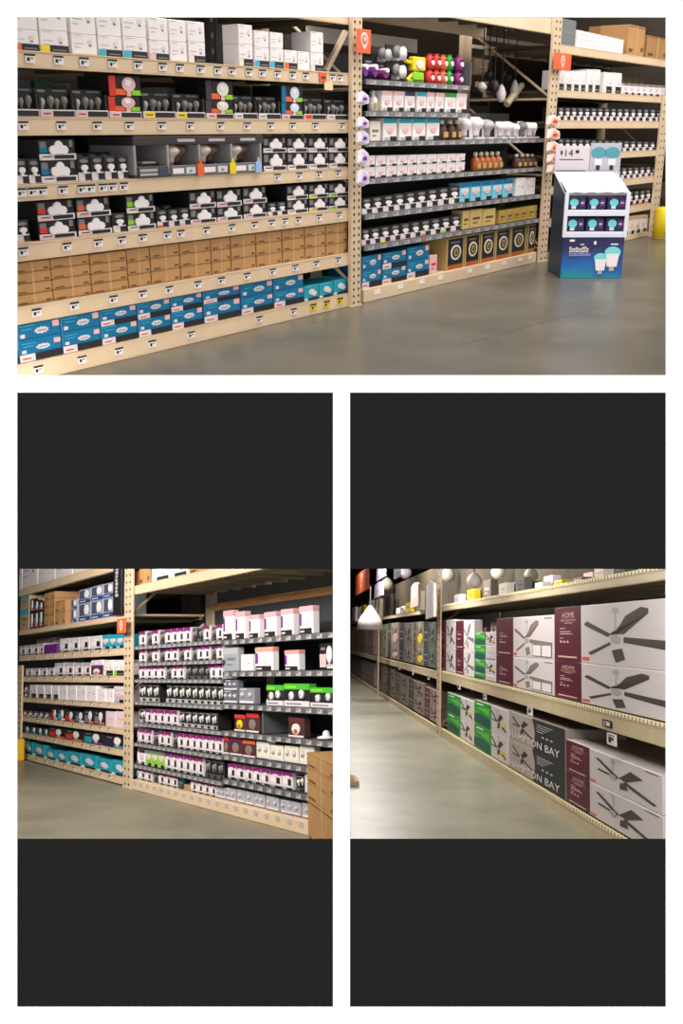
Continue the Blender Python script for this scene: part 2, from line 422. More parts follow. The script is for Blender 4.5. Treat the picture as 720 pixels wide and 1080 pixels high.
def k_silverbulb(mb, w, d, h):
    mb.cbox(0, w, 0, d, 0, h, SILVER); mb.rect(0, w, 0, h*.24, mat((40, 66, 130))); mb.rect(w*.08, w*.5, h*.3, h*.9, mat((70, 78, 100)))
    mb.prism(ell(w*.68, h*.6, w*.17, h*.28), -.008, 0, WHITE); mb.rect(w*.6, w*.76, h*.22, h*.36, GREYM, -.008, .008); mb.rect(w*.1, w*.6, h*.08, h*.14, OFFW, -.004)
def k_darkbulb(mb, w, d, h, side=RED, foot=ORANGE):
    mb.cbox(0, w, 0, d, 0, h, BLACK); mb.rect(w*.03, w*.4, h*.1, h*.6, side); mb.rect(w*.45, w*.97, h*.05, h*.2, foot)
    mb.prism(ell(w*.62, h*.58, w*.15, h*.32), -.008, 0, WHITE); mb.rect(w*.56, w*.68, h*.14, h*.32, GREYL, -.008, .008); mb.rect(w*.1, w*.35, h*.75, h*.85, GREYM)
def k_bluebulb(mb, w, d, h):
    mb.cbox(0, w, 0, d, 0, h, TEAL); mb.rect(w*.3, w*.96, 0, h*.16, INK, -.004); mb.rect(0, w*.2, 0, h*.15, OFFW)
    mb.prism(ell(w*.5, h*.56, w*.2, h*.2), -.006, 0, OFFW); mb.prism(ell(w*.66, h*.44, w*.16, h*.16), -.007, 0, OFFW); mb.rect(w*.1, w*.5, h*.86, h*.92, CYAN)

FAN = [[(.30,.50),(.34,.47),(.46,.80),(.60,.93),(.66,.90),(.66,.82),(.44,.50)], [(.44,.45),(.98,.38),(.98,.22),(.44,.36)],
       [(.32,.22),(.42,.26),(.45,.08),(.36,.02)], [(.02,.70),(.05,.73),(.31,.50),(.28,.45),(.02,.66)], [(.06,.16),(.30,.36),(.31,.32),(.09,.12)]]
FAN2 = [[(.45,.46),(.62,.78),(.78,.68),(.55,.42)], [(.55,.42),(.95,.16),(.92,.11),(.50,.36)], [(.08,.80),(.13,.82),(.45,.46),(.40,.42)], [(.12,.50),(.40,.46),(.40,.42),(.12,.45)], [(.47,.34),(.55,.34),(.58,.20),(.46,.16)]]
def fan(mb, x0, x1, z0, z1, m, polys=FAN, y=-.003, rod=GREYL, hub=(.36, .42)):
    w, h = x1-x0, z1-z0
    hx, hz = x0+w*hub[0], z0+h*hub[1]
    mb.box(hx-w*.008, hx+w*.008, y, 0, hz, z0+h*.94, rod); mb.prism([(hx-w*.035, z0+h*.86), (hx+w*.035, z0+h*.86), (hx+w*.025, z0+h*.95), (hx-w*.025, z0+h*.95)], y-.001, 0, rod)
    for p in polys: mb.prism([(x0+w*a, z0+h*b) for a, b in p], y-.001, 0, m)
    mb.prism(ell(hx, hz, w*.05, h*.08, 12), y-.003, 0, rod)
def k_fanbox(mb, w, d, h, spine=MAROON, frac=.24, text='HOME', text2='DECORATORS', blade=mat((74, 64, 62)), polys=FAN, face=OFFW, inset=False):
    mb.cbox(0, w, 0, d, 0, h, face, .006)
    if frac > 0:
        f = w*frac
        mb.rect(0, f, .004, h-.002, spine, -.003, .003)
        if text:
            mb.fit(text, f*.32, f*.78, h*.80, h*.10, PINK); mb.fit(text2, f*.26, f*.84, h*.735, h*.04, PINK); mb.rect(f*.4, f*.7, h*.70, h*.712, PINK, -.005)
        for k, (a, b) in enumerate(((.60, .2), (.54, .4), (.50, .48), (.42, .12))): mb.rect(f*.22, f*(.22+b), h*a, h*(a+.014), PINK, -.005)
        for k in range(3): mb.prism(ell(f*(.26+.13*k), h*.36, f*.04, h*.022, 8), -.005, 0, PINK)
        mb.rect(f*.15, f*.85, h*.07, h*.10, PINK, -.005)
    fan(mb, w*frac+w*.02, w*.985, h*.04, h*.97, blade, polys)
    mb.rect(w*.86, w*.97, h*.92, h*.95, GREYM); mb.rect(w*frac+w*.01, w*frac+w*.07, h*.05, h*.11, ORANGE)
    if inset:
        a = w*(frac+.34)
        mb.rect(a, w*.97, h*.06, h*.34, GREYM, -.005); mb.rect(a+w*.01, a+w*.13, h*.08, h*.32, WHITE, -.007); mb.rect(a+w*.15, w*.96, h*.08, h*.32, WHITE, -.007)
def k_greenfan(mb, w, d, h, fanpart=True, first=True):
    mb.cbox(0, w, 0, d, 0, h, OFFW, .006)
    mb.rect(0, w*.54, .004, h-.004, GREEN, -.003, .003); mb.prism([(0, h*.1), (w*.5, 0.01), (w*.5, h*.38), (w*.2, h*.5), (0, h*.42)], -.006, 0, mat((20, 84, 70)))
    mb.prism([(w*.05, h*.7), (w*.5, h*.5), (w*.5, h*.8)], -.006, 0, mat((90, 190, 70))); mb.rect(w*.08, w*.3, h*.84, h*.9, WHITE, -.006)
    if fanpart: fan(mb, w*.5, w*.98, h*.05, h*.97, mat((60, 44, 40)), FAN2, hub=(.5, .42)); mb.rect(w*.80, w*.93, h*.30, h*.42, YEL, -.006)
    else: mb.rect(w*.6, w*.95, h*.1, h*.14, INK); mb.rect(w*.62, w*.9, h*.5, h*.54, GREYL)
def k_thin(mb, w, d, h, face=mat((150, 132, 122)), spine=mat((82, 74, 70)), frac=.35, spot=None):
    mb.cbox(0, w, 0, d, 0, h, face, .006); mb.rect(0, w*frac, .003, h-.003, spine, -.003, .003)
    fan(mb, w*frac, w*.98, h*.1, h*.96, DARK, FAN2, hub=(.5, .42))
    if spot: mb.prism(ell(w*.7, h*.35, w*.2, h*.2, 10), -.008, 0, spot)
    mb.rect(w*.04, w*(frac-.05), h*.6, h*.64, GREYL, -.005); mb.rect(w*.04, w*(frac-.05), h*.3, h*.33, GREYL, -.005)
def k_hampton(mb, w, d, h):
    mb.cbox(0, w, 0, d, 0, h, mat((176, 164, 152)), .006)
    n = 8; pts = [(w*.50, 0), (w, 0), (w, h), (w*.47, h)]+[(w*(.47+.05*math.sin(math.pi*k/n)), h*(1-k/n)) for k in range(1, n)]
    mb.prism(pts, -.003, 0, mat((38, 44, 44)))
    fan(mb, w*.03, w*.50, h*.22, h*.97, mat((60, 50, 46)), FAN2, hub=(.48, .42), y=-.002)
    mb.fit('HAMPTON BAY', w*.03, w*.93, h*.10, h*.22, WHITE, -.008)
    for k in range(4): mb.rect(w*.56, w*(.82-.05*k), h*(.84-.07*k), h*(.855-.07*k), OFFW, -.006)
    for k in range(3): mb.prism(ell(w*(.66+.07*k), h*.50, w*.02, h*.03, 8), -.006, 0, GREYL)

# ------------------------------------------------------------------ racks
def label_mesh():
    mb = MB(); mb.box(-.5, .5, -.004, 0, -.5, .5, WHITE); mb.box(-.5, .5, -.006, 0, .3, .5, INK)
    mb.box(-.35, -.1, -.006, 0, -.3, .1, INK); mb.box(-.02, .3, -.006, 0, -.1, .08, GREYM)
    return mb
def rack(ai, x_from, x_to, name, label, w_back=1.05):
    root = empty(name, ai.mw(ai.s_of((x_from+x_to)/2, 0, 0), 0, 0)); tag(root, label, 'shelving rack')
    return root
def part(mb, name, root, ai, a=0, w=0, h=0):
    """mesh given in aisle metres relative to (a, w, h)"""
    o = mb.build(name); o.parent = root
    base = root.matrix_world
    o.matrix_parent_inverse = Matrix.Identity(4); o.matrix_local = base.inverted() @ ai.mw(a, w, h)
    return o
def beam(ai, root, x0, x1, htop, hbot, deck=True, depth=1.0, w=0.0, labels=(), lsize=(.075, .05), lmat=None, front=BEAM, deckm=DECK):
    a0, a1 = ai.cl(ai.s_of(x0, w, hbot)), ai.cl(ai.s_of(x1, w, hbot)); H = htop-hbot; L = a1-a0
    mb = MB(); mb.cbox(0, L, 0, .045, 0, H, front, .006); mb.box(0, L, -.004, .05, H*.96, H+.004, front); mb.box(0, L, 0, .06, -.004, .004, front)
    o = part(mb, 'beam', root, ai, a0, w, hbot); o['s0'] = a0; o['h0'] = hbot
    if labels:
        hc = hbot+H*.55
        proto = None
        for x in labels:
            a = ai.s_of(x, w, hc)
            if proto is None:
                m = MB(); sx, sz = lsize; c = lmat or WHITE
                m.box(-sx/2, sx/2, -.006, 0, -sz/2, sz/2, c); m.box(-sx/2, sx/2, -.008, 0, sz*.28, sz/2, INK)
                m.box(-sx*.34, -sx*.08, -.008, 0, -sz*.3, sz*.1, INK); m.box(0, sx*.3, -.008, 0, -sz*.05, sz*.1, GREYM)
                q = m.build('price_label'); proto = q
            else:
                q = proto.copy(); COL.objects.link(q)
            q.parent = o; q.location = (a-a0, -.002, hc-hbot)
    if deck:
        mb = MB(); mb.box(0, L, .05, depth, H-.035, H-.005, deckm); n = max(3, int(L/.45))
        for k in range(n): mb.box(L*(k+.5)/n-.03, L*(k+.5)/n+.03, .05, depth, H-.07, H-.035, JOIST)
        part(mb, 'shelf_deck', root, ai, a0, w, hbot)
        mb = MB(); mb.cbox(0, L, 0, .045, 0, H, front, .006); part(mb, 'rear_beam', root, ai, a0, w+depth, hbot)
    return o
def upright(ai, root, x, hx, width, h0, h1, w=-.034, depth=1.0, brace=True, pitch=.06):
    a0 = ai.s_of(x, 0, hx); a = ai.s_of(x, w, hx); mb = MB()
    mb.cbox(-width/2, width/2, 0, .03, 0, h1-h0, POST, .006)
    n = int((h1-h0)/pitch)
    for k in range(n):
        z = (k+.5)*pitch
        for c in (-.24, .24): mb.prism([(c*width-.1*width, z+.004), (c*width, z-.016), (c*width+.1*width, z+.004), (c*width, z+.018)], -.002, 0, HOLE)
    mb.box(-width/2-.005, -width/2, 0, .03, 0, h1-h0, POST)
    mb.box(-width*.56, width*.56, -.008, .03, 0, .012, POST)
    o = part(mb, 'upright', root, ai, a, w, h0)
    mb = MB(); mb.cbox(-width/2, width/2, 0, .06, 0, h1-h0, POST, .006); part(mb, 'rear_upright', root, ai, a0, depth+.06, h0)
    if brace:
        mb = MB(); z = .15
        while z+.8 < h1-h0:
            mb.bar((0, .02, z), (0, depth, z+.75), .016, POST); mb.bar((0, .02, z), (0, depth, z), .014, POST); z += .85
        part(mb, 'cross_brace', root, ai, a0, 0, h0)
def gondola_shelf(ai, root, x0, x1, h, depth, w=.0, strip=.035, pitch=.12, n=None, stripm=STRIP):
    a0, a1 = ai.cl(ai.s_of(x0, w, h)), ai.cl(ai.s_of(x1, w, h)); L = a1-a0
    mb = MB(); mb.box(0, L, .01, depth, -.03, -.006, GSHELF); mb.cbox(0, L, 0, .02, -strip, 0, GSHELF, .003)
    o = part(mb, 'shelf', root, ai, a0, w, h)
    mb = MB(); mb.box(0, L, -.008, 0, -strip, -.002, stripm); k = int(L/pitch); 
    for i in range(k):
        x = (i+.5)*L/k; mb.box(x-pitch*.24, x+pitch*.24, -.011, -.006, -strip*.9, -strip*.2, GREYL); mb.box(x-pitch*.2, x+pitch*.05, -.013, -.009, -strip*.55, -strip*.25, GREYM)
    q = mb.build('price_strip'); q.parent = o
    return o
def sign(ai, x0, x1, y0, y1, w, label, letter='9'):
    a0, ht = ai.sh(x0, y0, w); a1, hb = ai.sh(x1, y1, w); W, H = a1-a0, ht-hb
    mb = MB(); mb.cbox(0, W, 0, .012, 0, H, ORANGE, .003)
    r = min(W, H)*.30; cx, cz = W*.5, H*.58
    pts = [(cx+r*math.cos(t), cz+r*math.sin(t)) for t in [math.radians(d) for d in range(-30, 211, 20)]]+[(cx, H*.12)]
    mb.prism(pts, -.003, 0, OFFW)
    mb.prism(ell(cx, cz, r*.66, r*.66), -.006, 0, ORANGE); mb.prism(ell(cx, cz+r*.05, r*.26, r*.36, 10), -.009, 0, OFFW)
    o = mb.build('aisle_sign', None, ai.mw(a0, w, hb)); tag(o, label, 'sign'); return o

# ------------------------------------------------------------------ camera
cam = bpy.data.cameras.new('camera'); cam.sensor_fit = 'HORIZONTAL'; cam.sensor_width = 36; cam.lens = F/720*36
cam.clip_end = 200; cam.clip_start = .1
co = bpy.data.objects.new('camera', cam); COL.objects.link(co)
co.location = (0, 0, CH); co.rotation_euler = (math.radians(90), 0, 0); sc.camera = co

def vert(v1, vx):      # vanishing point of the uprights, given that of the shelves and its column
    a, b = v1[0]-CX, v1[1]-CY
    return (vx, CY+(-F*F-a*(vx-CX))/b)
TOP = Aisle((1169, 134), vert((1169, 134), 360), True, (371, 322.6), 9.6)
BL = Aisle((-301, 716), vert((-301, 716), 194), False, (351, 887.3), 7.5)
BR = Aisle((300, 668), vert((300, 668), 535), False, (628, 884.5), 7.2*402/328)

def run(ai, h, w0, depth, where, name, cat, desc, group, kind, spec, **kw):
    for e in spec:
        x0, x1, tops = e[:3]; k = dict(kw); 
        if len(e) > 3: k.update(e[3])
        put(ai, x0, x1, tops, h, w0, depth, kind, name, cat, desc, where, group, **k)

def slots(x0, x1, n, gap=.6):
    p = (x1-x0)/n
    return [(x0+i*p, x0+(i+1)*p-gap) for i in range(n)]
def lerp(a, b, t): return a+(b-a)*t

# =================================================================== UPPER VIEW
A = TOP
hh = lambda x, y: A.sh(x, y)[1]
lr = rack(A, -15, 376, 'shelving_rack', 'beige steel shelving rack full of bulb cartons, left rack of the upper view')
hs = {}
su1 = A.s_of(376.0, 0, 1.2); su2 = A.s_of(582.0, 0, 1.6); A.lim = (-99, su1-.022)
for key, xt, yt, xb, yb in (('B1', 365, 77.5, 365, 89.3), ('B2', 365, 127.3, 365, 139.8), ('B3', 365, 177.3, 365, 188.5), ('B4', 365, 220.6, 365, 233), ('B5', 365, 267.7, 365, 279.5), ('B6', 365, 310, 362, 324)):
    hs[key] = (hh(xt, yt), max(hh(xb, yb), .002))
lab = {'B1': [31, 61, 88, 118, 145, 171, 189, 211, 229, 244, 262, 276, 292, 308, 322, 350, 358], 'B2': [24, 64, 102, 136, 170, 200, 232, 260, 285, 308, 332, 360],
       'B3': [22, 34, 44, 66, 86, 95, 108, 118, 130, 292, 315, 336, 356], 'B4': [24, 70, 103, 128, 150, 176, 190, 217, 244, 268, 286, 300, 314, 336, 357],
       'B5': [38, 78, 119, 150, 178, 208, 233, 260, 287, 311, 333, 356], 'B6': [40, 86, 125, 160]}
for k, (ht, hb) in hs.items():
    beam(A, lr, -15, 371, ht, hb, labels=lab.get(k, ()), depth=.95)
b = beam(A, lr, 196, 371, hs['B6'][0], hs['B6'][1]+.003, deck=False, w=-.002, labels=[201, 273, 309], front=BEAM)
b = beam(A, lr, 312, 371, hs['B6'][0], hs['B6'][1]+.004, deck=False, w=-.003, labels=[330, 344, 358], lsize=(.09, .055), lmat=YEL)
beam(A, lr, 245, 371, hh(365, 17), hh(365, 25), deck=True, depth=.95)
upright(A, lr, 376.0, 1.2, .16, 0, 2.9, depth=.95)
upright(A, lr, -14, 1.2, .12, 0, 2.6, depth=.95)
mb = MB(); a = A.s_of(352, .5, 2.2); mb.bar((0, 0, 0), (.55, 0, .62), .028, POST)
a0, h0 = A.sh(343, 76, .24); a1, h1 = A.sh(364, 34, .24)
mb = MB(); mb.bar((0, 0, 0), (a1-a0, 0, h1-h0), .03, POST); part(mb, 'diagonal_brace', lr, A, a0, .24, h0)
a0, hb_ = A.sh(222, 68, .76)
mb = MB(); mb.cbox(0, .07, 0, .06, 0, 1.1, mat((110, 104, 92))); [mb.rect(.02, .045, .08+.12*k, .12+.12*k, OFFW) for k in range(8)]
mb.box(.1, .28, .02, .05, .02, .50, mat((140, 134, 126))); part(mb, 'rear_post', lr, A, a0, .76, hb_)
# back of the left rack
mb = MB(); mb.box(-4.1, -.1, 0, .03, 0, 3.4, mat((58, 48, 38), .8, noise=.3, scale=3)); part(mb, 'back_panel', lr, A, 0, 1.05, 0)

U = 'upper view'; W1 = 'top shelf, left rack, '+U
bs = hs['B1'][0]+.006
G1 = 'white bulb cartons on the top shelf of the left rack'
for x0, x1, tops, st, bl in ((14, 42, [30, -2], ORANGE, 1), (43.5, 73, [31, 0], YEL, 1), (76.5, 103, [35, 5], CREAM, 0), (104.5, 129.5, [37, 8], CYAN, 1), (131, 156, [38, 10], CYAN, 1),
        (158.5, 178.5, [42, 17.5], PINK, 1), (180, 197.5, [43.5, 20], CREAM, 0), (199.5, 217, [43.5, 22], CREAM, 1), (252.5, 267, [46, 25], CREAM, 1), (269, 284, [49.5, 32], CYAN, 1), (285.5, 299, [50.5, 33.5], CYAN, 1)):
    put(A, x0, x1, tops, bs, .03, .16, k_white, 'bulb_carton', 'carton', 'white bulb carton', W1, G1, strip=st, black=bool(bl))
put(A, 300.5, 313.5, [52.5], bs, .03, .2, k_white, 'bulb_carton', 'carton', 'short white bulb carton with orange tag', W1, G1, strip=ORANGE)
put(A, 314.5, 326.5, [54], bs, .03, .2, k_white, 'bulb_carton', 'carton', 'short white bulb carton without label', W1, G1, black=False)
put(A, 328, 341, [55, 33], bs, .03, .2, k_white, 'bulb_carton', 'carton', 'white bulb carton beside the orange tag', W1, G1, strip=OFFW)
put(A, 316, 326, [52, 35], bs+.0, .26, .16, k_white, 'bulb_carton', 'carton', 'white bulb carton standing behind the short ones', W1, G1, black=False)
a0, h0 = A.sh(337, 86, -.01); a1, h1 = A.sh(344.5, 76.5, -.01)
mb = MB(); mb.cbox(0, a1-a0, 0, .01, 0, h1-h0, ORANGE); mb.rect(.02, a1-a0-.02, (h1-h0)*.3, (h1-h0)*.6, KRAFTD); o = mb.build('shelf_tag', None, A.mw(a0, -.012, h0)); tag(o, 'small orange tag on the top beam of the left rack, upper view', 'tag')

W2 = 'second shelf, left rack, '+U; bs = hs['B2'][0]+.006; A.cap = hs['B1'][1]-.014; G = 'bulb packs on the second shelf of the left rack'
for x0, x1, t, lc in ((5, 41.5, 90, OFFW), (42.5, 79, 91.5, PINK), (80, 114, 93, PINK), (151, 184.5, 96, YEL), (185.5, 216, 98, YEL), (247, 271, 100, OFFW), (272.5, 295.5, 101, OFFW), (320.5, 343.5, 102.5, ORANGE), (344.5, 367, 104, OFFW)):
    put(A, x0, x1, t, bs, .03, .3, k_case, 'bulb_pack', 'bulb pack', 'black pack of clear bulbs', W2, G, lc=lc)
for x0, x1, tops, sd, tn in ((115.5, 149, [101, 79], RED, PINK), (217.5, 246, [105.5, 84.5], mat((60, 50, 60)), CREAM), (297, 319, [108, 90], BLUE, mat((200, 210, 230)))):
    o1 = put(A, x0, x1, [tops[0]], bs, .03, .3, k_globe, 'globe_bulb_pack', 'bulb pack', 'lower pack showing a round globe bulb', W2, 'globe bulb packs on the second shelf', side=sd, tone=tn)
    ht = A.h_of(A.s_of(x0, .03, bs), .03, tops[0])
    put(A, x0, x1, [tops[1]], ht+.001, .03, .3, k_globe, 'globe_bulb_pack', 'bulb pack', 'upper pack showing a round globe bulb', W2, 'globe bulb packs on the second shelf', side=sd, tone=tn, bottom=False)
for i, (x0, x1, y) in enumerate(((20, 36, 84), (40, 56, 85), (75, 92, 87), (174, 194, 92), (196, 212, 93))):
    put(A, x0, x1, y, bs, .5, .3, k_box, 'bulb_carton', 'carton', 'pale carton behind the front packs', W2, 'back stock on the second shelf', body=[GREYM, mat((90, 130, 110)), CREAM, WHITE, WHITE][i])
mb = MB(); a0, h0 = A.sh(318, 96, .3); mb.cbox(0, .12, 0, .006, 0, .07, mat((224, 200, 150))); o = mb.build('paper_card', None, A.mw(a0-.1, -.012, h0-.0)); tag(o, 'cream card under the top beam beside the blue globe pack, left rack', 'card')

W3 = 'third shelf, left rack, '+U; bs = hs['B3'][0]+.006; A.cap = hs['B2'][1]-.014; G = 'bulb packs on the third shelf of the left rack'
for x0, x1, t in ((6, 17, 168), (18, 30, 168), (31, 43, 168), (83, 96, 166), (97, 110, 165.5), (111, 123.5, 165), (124.5, 135.5, 165)):
    put(A, x0, x1, t, bs, .03, .12, k_small, 'bulb_pack', 'bulb pack', 'narrow black single bulb pack', W3, G)
    if t: put(A, x0, x1, t-4, bs, .20, .12, k_small, 'bulb_pack', 'bulb pack', 'narrow bulb pack in the row behind', W3, G, wref=.03)
put(A, 44, 82, [169.5, 147], bs, .03, .26, k_multi, 'bulb_multipack', 'bulb pack', 'wide black multipack with blue tab', W3, G, accent=BLUE)
run(A, bs, .03, .3, W3, 'bulb_multipack', 'bulb pack', 'black and white multipack', G, k_multi, ((278, 302, [161.5, 145]), (303.2, 324.5, [161.2, 145]), (325.5, 346, [161, 145]), (347, 367.5, [160.8, 145])))
# display tray on the third shelf
a0 = A.s_of(137, .03, bs)+.02; a1 = A.s_of(275.5, .03, bs); L = a1-a0; top = min(A.h_of(a0, 0, 141), A.cap); H = top-bs
root = empty('bulb_display', A.mw((a0+a1)/2, 0, bs)); tag(root, 'grey open display unit with sample bulbs on the third shelf, left rack', 'display')
GD = mat((74, 70, 72), .6); GL = mat((150, 146, 148), .6)
mb = MB(); mb.box(0, L, .42, .44, 0, H, GD); mb.box(0, L, .0, .44, 0, .02, GD); mb.cbox(0, L, 0, .44, H-.06, H, mat((58, 52, 50)), .004); part(mb, 'housing', root, A, a0, 0, bs)
cuts = [136.5, 178.5, 211.5, 245, 275.5]; cs = [min(max(A.s_of(x, 0, bs)-a0, .012), L-.012) for x in cuts]
for c in cs:
    mb = MB(); mb.cbox(-.012, .012, 0, .42, .02, H-.06, GL, .003); part(mb, 'divider', root, A, a0+c, 0, bs)
for i in range(4):
    w = cs[i+1]-cs[i]; mb = MB(); z = H*.27; mb.cbox(.012, w-.012, -.012, .03, 0, z, GD if i == 0 else mat((110, 104, 106)), .003)
    if i == 0: mb.rect(w*.08, w*.6, z*.55, z*.8, GREYL, -.015); mb.rect(w*.08, w*.6, z*.2, z*.42, GREYL, -.015); mb.rect(w*.66, w*.92, z*.15, z*.8, mat((60, 66, 96)), -.015)
    else: mb.rect(w*.08, w*.42, z*.25, z*.75, WHITE, -.015); mb.rect(w*.5, w*.8, z*.2, z*.8, OFFW, -.015); mb.rect(w*.6, w*.68, z*.35, z*.6, CYAN, -.018)
    o = part(mb, 'front_label', root, A, a0+cs[i], 0, bs)
    if i:
        mb = MB(); bulb(mb, w*.30, .08, H*.34, H*.44, .075, mat((214, 196, 182), .3), GREYM); part(mb, 'sample_bulb', root, A, a0+cs[i], 0, bs)
        mb = MB(); bulb(mb, w*.68, .14, H*.34, H*.46, .085, mat((120, 96, 80), .3), BLACK); part(mb, 'sample_bulb', root, A, a0+cs[i], 0, bs)
    else:
        mb = MB(); mb.box(.03, w-.03, .05, .4, z*.9, z*1.25, INK); mb.cbox(w*.5, w*.9, .08, .3, z*1.2, z*1.4, OFFW); part(mb, 'bin_insert', root, A, a0, 0, bs)
for i, (x, m) in enumerate(((209, ORANGE), (243, YEL), (270, mat((150, 180, 220))))):
    a = A.s_of(x, 0, bs); mb = MB(); mb.prism([(-.035, .0), (.035, 0), (.035, .07), (.012, .085), (.012, .11), (-.012, .11), (-.012, .085), (-.035, .07)], -.03, -.022, m); o = part(mb, 'marker_tag', root, A, a, 0, bs)
for c in cs[1:4]: mb = MB(); mb.box(.1, .28, -.004, 0, H-.04, H-.02, GREYL); part(mb, 'header_print', root, A, a0+c, 0, bs)

W4 = 'fourth shelf, left rack, '+U; bs = hs['B4'][0]+.006; A.cap = hs['B3'][1]-.014; G = 'bulb packs on the fourth shelf of the left rack'
for x0, x1, tops, lc, ac in ((42, 80.5, [234, 212], PINK, RED), (83, 118, [230, 209], PINK, ORANGE), (135, 164, [225.5, 205.5], CREAM, LIME), (201, 228, [221, 202.5], PINK, None), (229.5, 255, [219, 200.5], PINK, None), (257, 281, [215.5, 198], PINK, None),
        (303, 324.5, [211.5, 196], CREAM, None), (326, 346, [209.8, 194.5], YEL, None), (347, 367.5, [208.5, 193.5], LIME, None)):
    put(A, x0, x1, tops, bs, .03, .26, k_multi, 'bulb_multipack', 'bulb pack', 'wide black multipack', W4, G, lc=lc, accent=ac)
for x0, x1, t, lc in ((5, 16, 234, PINK), (18, 32, 233, PINK), (119.5, 133.5, 225.5, CREAM), (166, 177, 222, ORANGE), (178, 188.5, 221.5, OFFW), (189.5, 200, 220, PINK), (282.5, 291.5, 214.5, PINK), (292.5, 301.5, 213.5, OFFW)):
    put(A, x0, x1, t, bs, .03, .12, k_small, 'bulb_pack', 'bulb pack', 'narrow black single bulb pack', W4, G, lc=lc)
    put(A, x0, x1, t-3, bs, .2, .12, k_small, 'bulb_pack', 'bulb pack', 'narrow bulb pack in the row behind', W4, G, lc=lc, wref=.03)

W5 = 'fifth shelf, left rack, '+U; bs = hs['B5'][0]+.006; A.cap = hs['B4'][1]-.014; G = 'brown cartons on the fifth shelf of the left rack'
cols5 = ((4, 17, 282, 4), (18, 56.5, 277.5, 4), (57.5, 97, 272, 4), (98.3, 135.5, 268.5, 4), (136.8, 159.5, 263, 3), (161, 190.5, 259, 3), (191.8, 223, 255, 3), (224.3, 243.5, 251.5, 3), (245, 270, 247.8, 3), (271.3, 297.3, 244.5, 3), (298.7, 321, 241, 3), (322.3, 343, 238, 3), (344.3, 366.5, 235.5, 3))
for x0, x1, t, n in cols5:
    a = A.s_of(x0, .03, bs); ht = A.h_of(a, .03, t); tops = [A.proj(a, .03, bs+(ht-bs)*(k+1)/n)[1] for k in range(n)]
    put(A, x0, x1, tops, bs, .03, .5, k_kraft, 'cardboard_box', 'box', 'plain brown cardboard box', W5, G, lite=True)

W6 = 'bottom shelf, left rack, '+U; bs = hs['B6'][0]+.006; A.cap = hs['B5'][1]-.014; G = 'blue bulb cartons on the bottom shelf of the left rack'
put(A, 7, 20.3, [348], bs, .03, .5, k_blue, 'bulb_carton', 'carton', 'tall blue bulb carton', W6, G, tall=True)
for x0, x1, t in ((21.5, 66, 340.5), (67.3, 107, 332), (255, 287.8, 294.5), (289.2, 320, 288.5)):
    put(A, x0, x1, [t], bs, .03, .5, k_blue, 'bulb_carton', 'carton', 'tall blue bulb carton', W6, G, tall=True)
for x0, x1, tops in ((108.3, 145.5, [345, 326.5]), (147, 180.5, [337.5, 319.5]), (182, 214, [329.5, 312.5]), (215.8, 253.5, [321, 303.5])):
    put(A, x0, x1, tops, bs, .03, .4, k_blue, 'bulb_carton', 'carton', 'flat blue bulb carton', W6, G)
for x0, x1, t in ((321, 336, 302.5), (337, 351, 299.5), (352, 366, 296)):
    put(A, x0, x1, [t], bs, .03, .3, k_bluebulb, 'bulb_pack', 'bulb pack', 'small blue bulb pack', W6, G)
put(A, 322, 365, 285, bs, .5, .3, k_box, 'storage_tray', 'tray', 'black tray behind the small blue packs', W6, None, body=BLACK, mark=DARK)

# ---- middle bay: gondola shelving
A.cap = 1e9; A.lim = (su1+.022, su2-.022)
mr = rack(A, 380, 583, 'shelving_rack', 'beige rack upright and overhead beam framing the grey shelves, upper view middle')
upright(A, mr, 582.0, 1.6, .22, 0, 2.85, depth=1.1, pitch=.075)
beam(A, mr, 380, 590, hh(585, 19), hh(585, 36), deck=True, depth=.9, deckm=mat((60, 50, 40)))
a0, h0 = A.sh(534, 110, .46); a1, h1 = A.sh(550, 90, .46)
mb = MB(); mb.bar((0, 0, 0), (a1-a0, 0, h1-h0), .04, POST); part(mb, 'diagonal_brace', mr, A, a0, .46, h0)
gr = empty('gondola_shelving', A.mw(A.s_of(480, 0, 0), .0, 0)); tag(gr, 'dark grey gondola shelves holding mixed bulbs in the middle bay, upper view', 'shelving')
A.lim = (su1+.13, su2-.20); x0, x1 = 380.5, 590
gh = {}
for k, x, y, xe, n in (('G1', 381, 83, 495, 0), ('G2', 385, 117, 495, 0), ('G3', 385, 149.5, x1, 0), ('G4', 385, 189, x1, 0), ('G5', 385, 226.5, x1, 0), ('G6', 385, 259.5, x1, 0)):
    gh[k] = hh(x, y); gondola_shelf(A, gr, x0, xe, gh[k], .42, strip=.045, pitch=.2)
gh['G7'] = hh(378.5, 306.5)
a0, a1 = A.lim
mb = MB(); mb.cbox(0, a1-a0, 0, .5, .0, gh['G7'], BEAM, .006); [mb.box((a1-a0)*f-.05, (a1-a0)*f+.05, -.004, 0, gh['G7']*.45, gh['G7']*.8, WHITE) for f in (.06, .17, .28, .38, .55, .66, .77, .88, .95)]; part(mb, 'base', gr, A, a0, 0, 0)
am = A.s_of(495, 0, 2)
mb = MB(); mb.box(0, am-a0, 0, .02, 0, 2.17, GBACK); part(mb, 'back_panel', gr, A, a0, .46, 0)
mb = MB(); mb.box(0, a1-am, 0, .02, 0, gh['G3']+.27, GBACK); part(mb, 'back_panel', gr, A, am, .46, 0)
mb = MB(); mb.cbox(0, am-a0, 0, .02, 0, .13, mat((196, 188, 176)), .003); part(mb, 'header_band', gr, A, a0, .62, 2.26)
mb = MB(); mb.cbox(0, .02, 0, .44, 0, .22, GSHELF, .003); part(mb, 'shelf_end', gr, A, am+.06, .02, gh['G1'])

